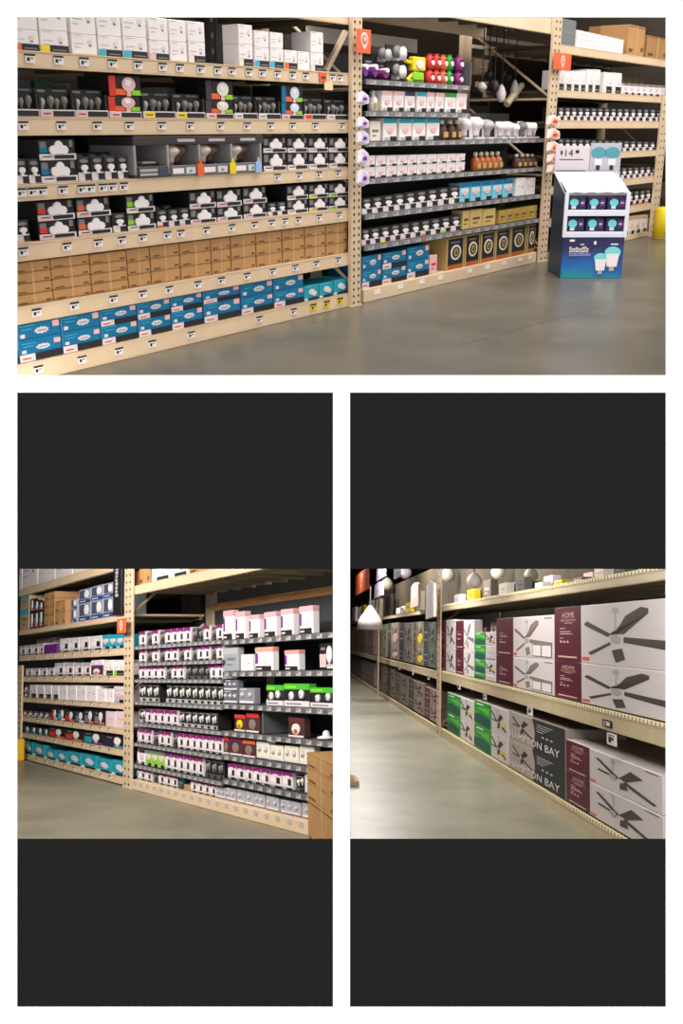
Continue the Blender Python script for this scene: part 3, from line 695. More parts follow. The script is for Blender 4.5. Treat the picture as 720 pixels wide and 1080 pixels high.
WG = 'shelf, middle bay, '+U
bs = gh['G1']+.002; W = 'top grey '+WG; G = 'work lights and flashlights on the top grey shelf'
for x0_, x1_, t, fn, kw, d in ((383.5, 391, 62, k_blister, dict(m=PURP), 'black blister pack with violet window'), (393.5, 401, 62, k_blister, dict(m=PURP), 'black blister pack with violet window'), (404, 413.5, 67, k_blister, dict(m=MAG), 'magenta blister pack'),
        (416, 430, [65, 46], k_flood, {}, 'black and white security light'), (402, 414.5, [66.8, 48], k_flood, dict(m=GREYL), 'grey and black security light'), (433, 452, 58, k_worklight, {}, 'yellow and lime work light'),
        (456, 462, 56, k_spray, dict(m=RED), 'red can with white print'), (462.8, 468.8, 56, k_spray, dict(m=RED), 'red can with white print'), (470, 475.8, 57, k_spray, dict(m=ORANGE), 'orange can with white print'), (476.5, 482, 57, k_spray, dict(m=GREEN), 'green can with white print'), (486, 492, 58, k_spray, dict(m=MAG), 'purple can with white print')):
    tops = t if isinstance(t, list) else [t]
    if 'grey and black' in d:
        a = A.s_of(x0_, .05, bs); hb2 = A.h_of(a, .05, 66.2); put(A, x0_, x1_, tops[1:], hb2, .05, .16, fn, 'security_light', 'light', d, W, G, **kw); continue
    put(A, x0_, x1_, tops, bs, .05, .16, fn, {'k_blister': 'flashlight_pack', 'k_flood': 'security_light', 'k_worklight': 'work_light', 'k_spray': 'spray_can'}[fn.__name__], {'k_blister': 'flashlight', 'k_flood': 'light', 'k_worklight': 'work light', 'k_spray': 'can'}[fn.__name__], d, W, G, **kw)
bs = gh['G2']+.002; W = 'second grey '+WG; G = 'pale packs on the second grey shelf'
put(A, 394, 401, 95, bs, .03, .1, k_bottle, 'spray_bottle', 'bottle', 'white spray bottle', W, G, m=WHITE, cap=OFFW)
for i, (x0_, x1_) in enumerate(((402.5, 413.5), (415, 425.5), (427, 437), (439.5, 449), (450, 457.5), (459, 467.5), (469, 480), (481, 491.5))):
    put(A, x0_, x1_, 95.5+.4*i, bs, .03, .14, k_tealtop, 'bulb_pack', 'bulb pack', 'pale printed bulb pack', W, G, top=[PINK, PINK, NAVY, TEAL, PINK, PINK, GREEN, OFFW][i])
bs = gh['G3']+.002; W = 'third grey '+WG; G = 'bulb packs on the third grey shelf'
put(A, 390, 401, 127.5, bs, .03, .14, k_box, 'bulb_pack', 'bulb pack', 'beige bulb pack', W, G, body=CREAM)
for i, (x0_, x1_) in enumerate(((404, 418), (421, 433.5), (435, 448), (450, 463))):
    put(A, x0_, x1_, 124.5, bs, .03, .16, k_tealtop, 'bulb_pack', 'bulb pack', 'white bulb pack with teal top', W, G)
for x0_, x1_ in ((466.5, 474), (476, 482), (483.5, 488.5)):
    put(A, x0_, x1_, 126, bs, .03, .12, k_bottle, 'vintage_bulb', 'bulb', 'brown vintage bulb', W, G, m=BROWNP)
for i, (x0_, x1_, t) in enumerate(((490, 501.5, 123.5), (502.5, 515, 123), (516.5, 524, 126), (530, 537.5, 128), (538.3, 545, 128), (545.8, 551.5, 130), (553, 559, 128), (561, 567.5, 129), (568.2, 575, 129))):
    put(A, x0_, x1_, t, bs, .03, .2, k_bigbulb, 'globe_bulb', 'bulb', 'large white globe bulb', W, G, m=[WHITE, WHITE, GREYL, WHITE, WHITE, WHITE, GREYM, WHITE, WHITE][i])
bs = gh['G4']+.002; W = 'fourth grey '+WG; G = 'small boxes on the fourth grey shelf'
for i, (x0_, x1_) in enumerate(((384, 395), (396.3, 406.5), (407.8, 418), (419.2, 429), (430, 439), (440, 449), (450, 459.7), (461, 470), (471.2, 480), (481, 489.7))):
    put(A, x0_, x1_, [176.5-.6*i, 164.5-.25*i], bs, .03, .14, k_tealtop, 'bulb_box', 'bulb box', 'small square white bulb box', W, G, top=OFFW)
for i, x in enumerate((503, 508.7, 514.4, 520.1, 526)): put(A, x, x+5.2, 160.5-.2*i, bs, .04, .12, k_bottle, 'amber_bulb', 'bulb', 'amber glass bulb', W, 'amber bulbs on the fourth grey shelf')
for i, x in enumerate((546, 551.7, 557.2, 562.4, 567.6)): put(A, x, x+4.9, 162.5, bs, .04, .12, k_bottle, 'amber_bulb', 'bulb', 'brown glass bulb', W, 'amber bulbs on the fourth grey shelf', m=BROWNP)
bs = gh['G5']+.002; W = 'fifth grey '+WG; G = 'bulb packs on the fifth grey shelf'
for i in range(9): 
    x = 380.5+11.55*i; put(A, x, x+11, 209.8-1.6*i, bs, .03, .14, k_small, 'bulb_pack', 'bulb pack', 'black single bulb pack', W, G)
for i, x in enumerate((484.5, 496, 507.5, 519, 530)): put(A, x, x+10, 193.5-1.0*i, bs, .03, .14, k_tealtop, 'bulb_pack', 'bulb pack', 'blue and white bulb pack', W, G, top=BLUE, body=mat((110, 190, 214)))
for i, x in enumerate((543.5, 554)): put(A, x, x+9.6, 188, bs, .03, .14, k_whiteplain, 'bulb_carton', 'carton', 'plain white bulb carton', W, G)
bs = gh['G6']+.002; W = 'sixth grey '+WG; G = 'bulb packs on the sixth grey shelf'
for i in range(10):
    x = 379.5+10.6*i; put(A, x, x+10.1, 242.5-1.6*i, bs, .03, .14, k_small, 'bulb_pack', 'bulb pack', 'black pack with coloured foot', W, G, lc=[PINK, OFFW, YEL, PINK, PINK, PINK, ORANGE, OFFW, LIME, PINK][i])
for i, (x0_, x1_, t) in enumerate(((487.5, 494.5, 222.5), (495.5, 508, 221.5), (509, 522, 221))): put(A, x0_, x1_, t, bs, .03, .14, k_box, 'bulb_box', 'bulb box', 'tan bulb box', W, G, body=mat((196, 168, 104)), mark=KRAFTD)
for i in range(6): x = 526+7.5*i; put(A, x, x+7, 222.5-1.2*i, bs, .03, .14, k_box, 'bulb_box', 'bulb box', 'golden bulb box', W, G, body=mat((176, 146, 70)), mark=KRAFTD)
bs = gh['G7']+.002; W = 'bottom '+WG; G = 'cartons on the bottom shelf of the middle bay'
put(A, 381.5, 401.5, [271], bs, .03, .4, k_blue, 'bulb_carton', 'carton', 'tall blue bulb carton', W, G, tall=True)
put(A, 403, 427.5, [284.5, 267.5], bs, .03, .4, k_blue, 'bulb_carton', 'carton', 'flat blue bulb carton', W, G)
put(A, 429, 451.5, [261.5], bs, .03, .4, k_blue, 'bulb_carton', 'carton', 'tall blue bulb carton', W, G, tall=True)
put(A, 453, 460.5, [270], bs, .03, .1, k_box, 'bulb_pack', 'bulb pack', 'small pink bulb pack beside the blue cartons', W, G, body=PINK, mark=RED)
for i, (x0_, x1_, t) in enumerate(((470.5, 488.5, 251.5), (490, 505, 248), (506.5, 520.8, 245.5), (522, 536.8, 242.5), (538, 553.5, 239.5), (555.8, 571, 237))):
    put(A, x0_, x1_, t, bs, .03, .34, k_ring, 'lamp_carton', 'carton', 'tan carton with ring light print', W, 'ring print cartons on the bottom shelf of the middle bay')

# clip strips of hanging packs on both posts
def clip(ai, x0, x1, pts, m, desc, place):
    for i, (y0, y1) in enumerate(pts):
        a, h1 = ai.sh(x0, y0, -.15); b, h0 = ai.sh(x1, y1, -.15); H = h1-h0; W = b-a
        mb = MB(); mb.prism([(0, H*.2), (W*.5, 0), (W, H*.15), (W*.96, H*.7), (W*.5, H), (W*.06, H*.9)], 0, .02, WHITE)
        mb.prism([(W*.1, H*.25), (W*.6, H*.1), (W*.9, H*.5), (W*.4, H*.85)], -.02, 0, m); mb.rect(W*.3, W*.6, H*.35, H*.55, PURP if m is LILAC else RED, -.026); mb.box(W*.4, W*.5, .015, .066, H*.9, H*.96, GREYM)
        o = mb.build('hanging_pack', None, ai.mw(a, -.15, h0)); o['category'] = 'hanging pack'; o['group'] = desc+'s'
        LABELS.append((o, desc, place, (-y0, 0), 0, 1))
clip(A, 377, 389, ((96, 111), (123, 136), (137, 153), (157, 175), (178, 196)), LILAC, 'lilac and white hanging pack', 'on the left post, upper view')
clip(A, 578, 590, ((121, 134), (135, 148), (149, 161), (162, 172), (173, 183)), mat((230, 170, 140)), 'peach and white hanging pack', 'on the right post, upper view')
sign(A, 377, 391, 30, 57, -.11, 'orange aisle sign with a white pin on the left post, upper view')
sign(A, 585, 601.5, 55, 75, -.11, 'orange aisle sign with a white pin on the right post, upper view')

A.lim = (-99, 99)
# seen through the open top of the middle bay: lamps hanging over the next aisle
for i, (x, y0, y1, m) in enumerate(((508, 70, 97, GLASSY), (521, 62, 98, BLACK), (528, 60, 108, OFFW), (542, 52, 105, GLASSY), (515, 55, 84, BLACK), (534, 50, 90, BLACK))):
    a, hb2 = A.sh(x, y1, .20+.09*i); ht = A.sh(x, y0, .20+.09*i)[1]; root = empty('pendant_lamp', A.mw(a, .20+.09*i, hb2)); tag(root, 'hanging pendant lamp seen behind the middle bay, '+['beside the purple can', 'with dark shade', 'long white tube', 'clear round glass by the brace', 'short dark one', 'dark one under the beam'][i], 'lamp', 'pendant lamps behind the middle bay')
    H = ht-hb2; mb = MB(); mb.lathe(0, 0, 0, [(.02, 0), (.045, .03), (.055, H*.2), (.03, H*.34), (.012, H*.4)], m, 12); part(mb, 'shade', root, A, a, .20+.09*i, hb2)
    mb = MB(); mb.bar((0, 0, H*.4), (0, 0, max(H, 2.62-hb2)), .006, BLACK); mb.lathe(0, 0, 2.60-hb2, [(.05, 0), (.05, .02)], BLACK, 12); part(mb, 'cord', root, A, a, .20+.09*i, hb2)
bk = empty('back_rack', A.mw(3, 1.9, 0)); tag(bk, 'dim brown shelving of the next aisle behind the middle bay, upper view', 'shelving rack')
for x0_, x1_, y0_, y1_, m, nm in ((500, 575, 47, 51, mat((150, 140, 122)), 'beam'), (500, 576, 36, 41, mat((96, 88, 76)), 'beam'), (505, 576, 86, 92, mat((170, 150, 118)), 'beam'), (505, 576, 105, 110, mat((130, 112, 84)), 'beam')):
    a, ht = A.sh(x0_, y0_, 1.6); b_, _ = A.sh(x1_, y0_, 1.6); hb2 = A.sh(x0_, y1_, 1.6)[1]; mb = MB(); mb.cbox(0, b_-a, 0, .06, 0, ht-hb2, m); part(mb, nm, bk, A, a, 1.6, hb2)
for i, (x0_, x1_, y0_, y1_, m) in enumerate(((519, 527, 63, 67, TEAL), (529, 553, 61, 66, GREYM), (528, 556, 70, 76, WHITE), (496, 510, 60, 72, BROWNP), (492, 516, 96, 112, mat((60, 48, 42))), (545, 570, 93, 104, mat((70, 50, 36))), (520, 560, 112, 120, mat((58, 52, 46))))):
    a, ht = A.sh(x0_, y0_, 1.5); b_, hb2 = A.sh(x1_, y1_, 1.5); mb = MB(); k_box(mb, b_-a, .1, ht-hb2, body=m, mark=GREYM); mb2 = part(mb, 'stored_box', bk, A, a, 1.5, hb2)

for i, (x, y0, y1, m) in enumerate(((503, 62, 80, (110, 90, 70)), (512, 88, 104, (84, 66, 52)), (527, 80, 92, (150, 140, 124)), (540, 78, 90, (96, 72, 52)), (552, 84, 98, (120, 96, 70)), (563, 76, 88, (70, 60, 52)))):
    a, ht = A.sh(x, y0, 1.45); b_, hb2 = A.sh(x+11, y1, 1.45); mb = MB(); k_box(mb, b_-a, .08, ht-hb2, body=mat(m)); part(mb, 'stored_box', bk, A, a, 1.45, hb2)
# ---- right bay
A.lim = (su2+.03, A.s_of(697.5, 0, 1.2)-.03)
rr = rack(A, 590, 698, 'shelving_rack', 'beige steel rack of bulb packs behind the blue display stand, upper view right')
ch = {}
for k, x, y, x2, y2 in (('C1', 640, 54.5, 640, 62), ('C2', 640, 98.5, 640, 105), ('C3', 640, 128, 640, 135), ('C4', 645, 161, 645, 167), ('C5', 680, 187, 680, 193), ('C6', 680, 215.5, 680, 221.5), ('C7', 675, 246, 675, 250)):
    ch[k] = (hh(x, y), hh(x2, y2)); beam(A, rr, 580, 708, max(ch[k][0], .05), max(ch[k][1], .002), depth=.9)
upright(A, rr, 697.5, 1.2, .3, 0, 1.98, depth=.9, pitch=.1)
mb = MB(); mb.box(0, 4.0, 0, .03, 0, 2.42, mat((50, 42, 36), .8)); part(mb, 'back_panel', rr, A, su2+.3, .98, 0)
upr = A.lim
WR = 'right rack, '+U
bs = ch['C1'][0]+.006
put(A, 590, 606, 19, bs, .0, .02, k_box, 'metal_panel', 'panel', 'grey metal panel at the post', 'top shelf, '+WR, None, body=mat((110, 112, 112)), mark=mat((118, 120, 120)))
for i in range(8):
    x = 608+6.1*i; put(A, x, x+5.7, [lerp(41, 48.5, i/7), lerp(31.5, 41, i/7)], bs, .03, .3, k_white, 'bulb_carton', 'carton', 'small white carton', 'top shelf, '+WR, 'white cartons on the top shelf of the right rack', black=False)
put(A, 661, 678, 25.5, bs, .03, .4, k_kraft, 'cardboard_box', 'box', 'tall cardboard box with red print', 'top shelf, '+WR, 'cardboard boxes on the top shelf of the right rack')
put(A, 681, 703, 37, bs, .03, .4, k_kraft, 'cardboard_box', 'box', 'wide dark cardboard box', 'top shelf, '+WR, 'cardboard boxes on the top shelf of the right rack', lite=False)
put(A, 640, 658, 27, bs, .5, .3, k_kraft, 'cardboard_box', 'box', 'cardboard box behind the white cartons', 'top shelf, '+WR, 'cardboard boxes on the top shelf of the right rack', lite=False)
bs = ch['C2'][0]+.006; A.cap = ch['C1'][1]-.02; W = 'second shelf, '+WR
for i, (x0_, x1_, t) in enumerate(((587, 594, 74), (594.7, 602, 74), (602.7, 609.5, 74.5), (610.2, 616.5, 74.5), (618, 624, 73), (625, 631.5, 73), (636, 644.5, 76), (645.5, 654, 76.5))):
    put(A, x0_, x1_, t, bs, .03, .2, k_white, 'bulb_carton', 'carton', 'tall white bulb carton', W, 'white cartons on the second shelf of the right rack')
for i in range(7):
    x = 656+6.5*i; put(A, x, x+6, 87.5+.4*i, bs, .03, .2, k_tealtop, 'bulb_pack', 'bulb pack', 'small white bulb pack', W, 'small packs on the second shelf of the right rack', top=GREYM)
    put(A, x, x+6, 76+1.*i, bs, .35, .2, k_box, 'bulb_pack', 'bulb pack', 'brown pack in the row behind', W, 'small packs on the second shelf of the right rack', body=mat((96, 78, 60)), mark=GREYM, wref=.03)
bs = ch['C3'][0]+.006; A.cap = ch['C2'][1]-.02; W = 'third shelf, '+WR
for i in range(16):
    x = 587.3+6.9*i; put(A, x, x+6.3, lerp(113, 115, i/15), bs, .03, .2, k_small, 'bulb_pack', 'bulb pack', 'small black and white bulb pack', W, 'bulb packs on the third shelf of the right rack')
bs = ch['C4'][0]+.006; A.cap = ch['C3'][1]-.02; W = 'fourth shelf, '+WR
for i in range(16):
    x = 587.3+6.9*i; put(A, x, x+6.3, lerp(146, 150, i/15), bs, .03, .2, k_small, 'bulb_pack', 'bulb pack', 'small black and white bulb pack', W, 'bulb packs on the fourth shelf of the right rack')
bs = ch['C5'][0]+.006; A.cap = ch['C4'][1]-.02; W = 'fifth shelf, '+WR
for i in range(8):
    x = 648+6.3*i; put(A, x, x+5.8, lerp(177, 175.5, i/7), bs, .03, .2, k_small, 'bulb_pack', 'bulb pack', 'small black and white bulb pack', W, 'bulb packs on the fifth shelf of the right rack')
bs = ch['C6'][0]+.006; A.cap = ch['C5'][1]-.02; W = 'sixth shelf, '+WR
for i in range(8):
    x = 648+6.3*i; put(A, x, x+5.8, lerp(203, 199, i/7), bs, .03, .2, k_small, 'bulb_pack', 'bulb pack', 'small pack with orange foot', W, 'bulb packs on the sixth shelf of the right rack', lc=ORANGE)
A.cap = ch['C6'][1]-.02; bs = max(ch['C7'][0], .05)+.008; W = 'bottom shelf, '+WR
for i in range(6):
    x = 656+6.3*i; put(A, x, x+5.8, lerp(229, 226, i/5), bs, .03, .2, k_tealtop, 'bulb_pack', 'bulb pack', 'pale pack with brown print', W, 'packs on the bottom shelf of the right rack', top=mat((190, 150, 120)), body=CREAM)
A.cap = 1e9; a, w_ = A.floor(696, 252)
root = empty('bollard', A.mw(a, w_, 0)); tag(root, 'yellow safety bollard at the far end of the right rack, upper view', 'bollard')
mb = MB(); mb.lathe(0, 0, 0, [(.12, 0), (.12, .40), (.10, .44), (.02, .46)], YEL, 16); part(mb, 'post', root, A, a, w_, 0)
mb = MB(); mb.lathe(0, 0, 0, [(.13, 0), (.13, .015)], GREYM, 16); mb.lathe(0, 0, .28, [(.102, 0), (.102, .03)], INK, 16); part(mb, 'base_plate', root, A, a, w_, 0)

# ---- the blue cardboard display stand on the floor
pl = Vector(A.floor(591.5, 293.5)); eye = A.floor(620, 100000)
e0 = Vector((0, 0, CH))-A.O; cloc = Vector((e0.dot(A.S), e0.dot(A.W))); dr = (pl-cloc).normalized(); th = math.radians(13)
uy = Vector((dr.x*math.cos(th)-dr.y*math.sin(th), dr.x*math.sin(th)+dr.y*math.cos(th))); ux = Vector((uy.y, -uy.x))
Dp = .62; Wd = .3
while A.proj((pl+ux*Wd).x, (pl+ux*Wd).y, 0)[0] < 654.5: Wd += .004
pb = pl+uy*Dp; rz = math.atan2(ux.y, ux.x)
M0 = A.mw(pl.x, pl.y, 0, rz)
def proj_h(px_, py_, lx=0.0, ly=0.0):
    p = pl+ux*lx+uy*ly; return A.h_of(p.x, p.y, py_)
root = empty('display_stand', M0); tag(root, 'blue cardboard display stand with bulb boxes and open lid, standing on the concrete floor', 'display stand')
def sp(mb, name):
    o = mb.build(name); o.parent = root; return o
hT = proj_h(0, 204); h1, h2, h3, h4 = proj_h(0, 221.5), proj_h(0, 228), proj_h(0, 244.5), proj_h(0, 250.5)
hT = proj_h(0, 203)
GRAD = mat((20, 60, 130), .4)
def grad_mat():
    m = bpy.data.materials.new('display_print'); m.use_nodes = True; nt = m.node_tree; b = nt.nodes['Principled BSDF']; b.inputs['Roughness'].default_value = .4
    tc = nt.nodes.new('ShaderNodeTexCoord'); sx = nt.nodes.new('ShaderNodeSeparateXYZ'); cr = nt.nodes.new('ShaderNodeValToRGB'); mr = nt.nodes.new('ShaderNodeMapRange')
    ns = nt.nodes.new('ShaderNodeTexNoise'); ns.inputs['Scale'].default_value = 2.0; ad = nt.nodes.new('ShaderNodeMath'); ad.operation = 'MULTIPLY_ADD'; ad.inputs[1].default_value = .5; 
    nt.links.new(tc.outputs['Object'], sx.inputs[0]); nt.links.new(tc.outputs['Object'], ns.inputs['Vector']); nt.links.new(ns.outputs['Fac'], ad.inputs[0]); nt.links.new(sx.outputs['Z'], ad.inputs[2])
    mr.inputs['From Min'].default_value = .2; mr.inputs['From Max'].default_value = h4+.15; nt.links.new(ad.outputs[0], mr.inputs['Value']); nt.links.new(mr.outputs['Result'], cr.inputs['Fac'])
    e = cr.color_ramp.elements; e[0].color = (lin(24), lin(150), lin(140), 1); e[1].color = (lin(34), lin(30), lin(78), 1); q = e.new(.42); q.color = (lin(24), lin(96), lin(176), 1)
    nt.links.new(cr.outputs['Color'], b.inputs['Base Color']); return m
GM = grad_mat(); SIDE = mat((16, 52, 78), .45, noise=.25, scale=3)
mb = MB(); mb.cbox(.0, Wd, 0, Dp, 0, h4-.002, GM, .004)
mb.box(-.012, 0, -.004, Dp, 0, h4, GM); sp(mb, 'base')
mb = MB(); mb.marks(Wd*.10, Wd*.42, h4*.64, .06, OFFW, 9); sp(mb, 'printed_title'); mb = MB(); mb.marks(Wd*.10, Wd*.46, h4*.55, .035, mat((150, 150, 214)), 12); sp(mb, 'printed_subtitle')
for q in ((.1, .18, .9, .95), (.50, .54, .83, .91), (.78, .9, .82, .85), (.28, .34, .82, .84)): mb = MB(); mb.rect(Wd*q[0], Wd*q[1], h4*q[2], h4*q[3], WHITE); sp(mb, 'printed_icon')
for cx, cz, s_ in ((Wd*.63, h4*.36, .62), (Wd*.82, h4*.48, .72)):
    mb = MB(); r = .105*s_; mb.prism(ell(cx, cz+r*.9, r*1.15, r*.8, 16), -.012, 0, mat((120, 206, 206))); mb.prism([(cx-r*.7, cz-r*1.1), (cx+r*.7, cz-r*1.1), (cx+r*.95, cz+r*.7), (cx-r*.95, cz+r*.7)], -.014, 0, WHITE); mb.rect(cx-r*.35, cx+r*.35, cz-r*1.7, cz-r*1.1, GREYL, -.012, .012); sp(mb, 'printed_bulb')
mb = MB()
mb.box(-.014, 0, 0, Dp, h4, hT, SIDE); mb.box(Wd, Wd+.014, 0, Dp, h4, hT, OFFW); mb.box(-.016, -.014, .0, Dp, 0, h4, SIDE)
mb.box(0, Wd, Dp-.02, Dp, h4, hT, mat((60, 60, 90))); sp(mb, 'side_walls')
for z0_, z1_ in ((h4-.0, h3), (h2, h1)):
    mb = MB(); mb.cbox(0, Wd, -.01, .02, z0_, z1_, mat((214, 212, 226)), .004); mb.box(0, Wd, .02, Dp-.02, z0_, z0_+.02, OFFW); sp(mb, 'shelf_ledge')
for k, x in enumerate((0, Wd)):
    mb = MB(); mb.cbox(x-.02, x+.02, -.014, .02, h4, hT, mat((214, 212, 226)), .003); sp(mb, 'edge_strip')
# lid: tilted white inner panel rising to the back, with side wings
zl = h_b = A.h_of(pb.x, pb.y, 181); 
lb = Dp*.92
mb = MB(); m = mat((214, 206, 226), .5)
mb.faces([(-.02, .05, hT), (Wd+.02, .05, hT), (Wd*.96, lb, zl), (-.03, lb, zl), (-.02, .05, hT-.012), (Wd+.02, .05, hT-.012), (Wd*.96, lb, zl-.012), (-.03, lb, zl-.012)], [(0,1,2,3),(7,6,5,4),(0,4,5,1),(1,5,6,2),(2,6,7,3),(3,7,4,0)], m); sp(mb, 'lid_panel')
mb = MB(); mb.faces([(-.014, 0, hT), (-.014, Dp, hT), (-.014, Dp, zl), (0, 0, hT), (0, Dp, hT), (0, Dp, zl)], [(0,1,2),(5,4,3),(0,3,4,1),(1,4,5,2),(2,5,3,0)], SIDE); sp(mb, 'lid_wing')
mb = MB(); mb.faces([(Wd, -.0, hT), (Wd, Dp, hT), (Wd, Dp, zl), (Wd+.014, 0, hT), (Wd+.014, Dp, hT), (Wd+.014, Dp, zl)], [(0,1,2),(5,4,3),(0,3,4,1),(1,4,5,2),(2,5,3,0)], m); sp(mb, 'lid_wing')
mb = MB(); pts = [(0, 0)]+[(Wd*t, .02+.03*(k % 2)) for k, t in enumerate((.05, .15, .28, .4, .52, .65, .78, .9))]+[(Wd, 0)]
mb.prism([(x, hT-.02+z*.5) for x, z in pts]+[(Wd, hT-.03), (0, hT-.03)], -.012, .0, mat((120, 116, 130))); sp(mb, 'torn_edge')
zt = A.h_of(pb.x, pb.y, 154)
mb = MB(); mb.cbox(-.02, Wd*.56, Dp, Dp+.02, zl-.02, zt, mat((196, 186, 190)), .004); mb.fit('14', Wd*.14, Wd*.27, zl+(zt-zl)*.60, (zt-zl)*.26, INK, Dp-.004); mb.rect(Wd*.06, Wd*.09, zl+(zt-zl)*.66, zl+(zt-zl)*.82, INK, Dp-.004); mb.rect(Wd*.31, Wd*.37, zl+(zt-zl)*.72, zl+(zt-zl)*.84, INK, Dp-.004); mb.rect(.03, Wd*.45, zl+(zt-zl)*.46, zl+(zt-zl)*.49, INK, Dp-.003); mb.rect(0, Wd*.5, zl+(zt-zl)*.02, zl+(zt-zl)*.06, GREYM, Dp-.003); sp(mb, 'price_header')
mb = MB(); mb.cbox(Wd*.56, Wd*1.08, Dp-.01, Dp+.02, zl-.02, zt+.03, mat((168, 168, 178)), .004)
for cx in (.70, .93):
    mb.prism(ell(Wd*cx, zt-.07, .085, .06, 14), Dp-.016, Dp-.01, mat((70, 140, 150))); mb.rect(Wd*cx-.04, Wd*cx+.04, zt-.2, zt-.11, OFFW, Dp-.014); mb.rect(Wd*cx-.02, Wd*cx+.02, zt-.25, zt-.2, INK, Dp-.014)
sp(mb, 'picture_header')
# boxes standing in the display
for r_, (zb, zt_) in enumerate(((h3+.0, h2-.02), (h1, hT-.05))):
    for k in range(3):
        w = Wd*.30; mb = MB(); H = zt_-zb
        mb.cbox(0, w, 0, Dp*.7, 0, H, NAVY); mb.prism(ell(w*.35, H*.58, w*.24, H*.3, 14), -.008, 0, mat((110, 206, 214))); mb.rect(w*.22, w*.46, H*.08, H*.36, OFFW, -.006, .006); mb.rect(w*.68, w*.92, H*.3, H*.8, PURP, -.004); mb.rect(w*.72, w*.88, H*.5, H*.6, OFFW, -.006)
        off = Wd*(.03+.325*k)
        o = mb.build('bulb_box', None, M0 @ Matrix.Translation((off, .03, zb))); o['category'] = 'bulb box'; o['group'] = 'bulb boxes in the blue display stand'
        LABELS.append((o, 'dark box with turquoise bulb', ['lower tray', 'upper tray'][r_]+' of the blue display stand', (k, r_), 0, 1))

# =================================================================== LOWER-LEFT VIEW
before = set(bpy.data.objects)
A = BL
hh = lambda x, y: A.sh(x, y)[1]
V = 'lower-left view'
lr = rack(A, 20, 134, 'shelving_rack', 'beige steel shelving rack with cartons, left bay of the lower-left view')
t = {}
ub1 = A.s_of(134.5, 0, 1.0); ub0 = A.s_of(20.5, 0, .8); A.lim = (-99, ub1-.03)
for k, x, y, x2, y2 in (('T1', 60, 610.5, 60, 618), ('T2', 80, 656.5, 80, 661), ('T3', 80, 687.5, 80, 693.5), ('T4', 80, 713.3, 80, 719.2), ('T5', 80, 739.3, 80, 744), ('T6', 80, 762.8, 80, 767.8), ('T7', 80, 782.8, 80, 788), ('T8', 100, 813.3, 100, 819.5)):
    t[k] = (hh(x, y), max(hh(x2, y2), .002))
    beam(A, lr, 20, 131, t[k][0], t[k][1], depth=.9, labels=[30+9.5*i for i in range(10)] if k not in ('T1', 'T2') else (), lsize=(.05, .04), lmat=OFFW)
upright(A, lr, 134.5, 1.0, .24, 0, 3.0, depth=.9, pitch=.08)
upright(A, lr, 20.5, .8, .2, 0, 1.35, depth=.9, pitch=.08)
A.cap = 1e9
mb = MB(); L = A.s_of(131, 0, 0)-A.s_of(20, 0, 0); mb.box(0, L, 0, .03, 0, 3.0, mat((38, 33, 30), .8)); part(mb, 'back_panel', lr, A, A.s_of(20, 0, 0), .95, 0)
WS = ' shelf, left bay, '+V
bs = t['T1'][0]+.006
for i, (x0, x1) in enumerate(((20, 22.7), (23.3, 39.3), (40, 57.7), (58.3, 76), (76.8, 93), (94, 108))):
    put(A, x0, x1, 590-2*i, bs, .03, .5, k_whiteplain, 'white_carton', 'carton', 'large white carton', 'top'+WS, 'white cartons on the top shelf, lower-left view')
bs = t['T2'][0]+.006; W = 'second'+WS; 
put(A, 21, 30, [643, 629.5], bs, .03, .3, k_box, 'bulb_carton', 'carton', 'tan carton with blue top', W, 'mixed cartons on the second shelf', body=mat((190, 160, 120)), stripe=CYAN)
for i, (x0, x1) in enumerate(((31, 35.5), (36, 40.5), (41, 45))): put(A, x0, x1, [646-i, 632+i*1.5], bs, .03, .06, k_darkbulb, 'bulb_pack', 'bulb pack', 'dark blister pack with white bulb', W, 'mixed cartons on the second shelf', side=GREYM, foot=RED)
put(A, 46.5, 57, [649.5, 641.5, 633, 626], bs, .03, .4, k_kraft, 'cardboard_box', 'box', 'light brown cardboard box', W, 'cardboard boxes on the second shelf, lower-left view')
put(A, 58, 68.5, [646, 634.5], bs, .0, .28, k_kraft, 'cardboard_box', 'box', 'brown cardboard box at the shelf edge', W, 'cardboard boxes on the second shelf, lower-left view')
put(A, 74.8, 80.5, [643, 632.5], bs, .03, .2, k_silverbulb, 'bulb_pack', 'bulb pack', 'narrow blue and white pack', W, 'mixed cartons on the second shelf')
for x0, x1, tp in ((83, 95, [637, 622.5]), (95.8, 108.3, [634, 619]), (109, 119.5, [631, 616])): put(A, x0, x1, tp, bs, .03, .4, k_silverbulb, 'bulb_carton', 'carton', 'silver and blue bulb carton', W, 'silver bulb cartons on the second shelf')
put(A, 120.5, 126, [641], bs, .03, .1, k_box, 'bulb_pack', 'bulb pack', 'small bluish pack', W, None, body=mat((90, 110, 150)))
a, h1 = A.sh(119.5, 597, -.045); b_, h0 = A.sh(127.8, 648, -.045)
mb = MB(); mb.cbox(0, b_-a, 0, .03, 0, h1-h0+.3, BLACK, .004); mb.marks((h1-h0)*.36, (h1-h0)*.96, (b_-a)*.3, (b_-a)*.32, GREYL, 8, -.004, True); o = mb.build('banner_sign', None, A.mw(a, -.045, h0)); tag(o, 'tall black banner with grey vertical lettering beside the post, lower-left view', 'sign')
bs = t['T3'][0]+.006; A.cap = t['T2'][1]-.012; W = 'third'+WS
for i, (x0, x1) in enumerate(((20.5, 26.5), (27, 33), (33.5, 40), (40.5, 45.5))): put(A, x0, x1, 681.5-.8*i, bs, .03, .2, k_mag, 'bulb_pack', 'bulb pack', 'small white and purple pack', W, 'small packs on the third shelf', top=GREYL)
put(A, 46, 60, 680, bs, .03, .2, k_box, 'bulb_carton', 'carton', 'long purple carton', W, 'small packs on the third shelf', body=PURP, mark=MAG)
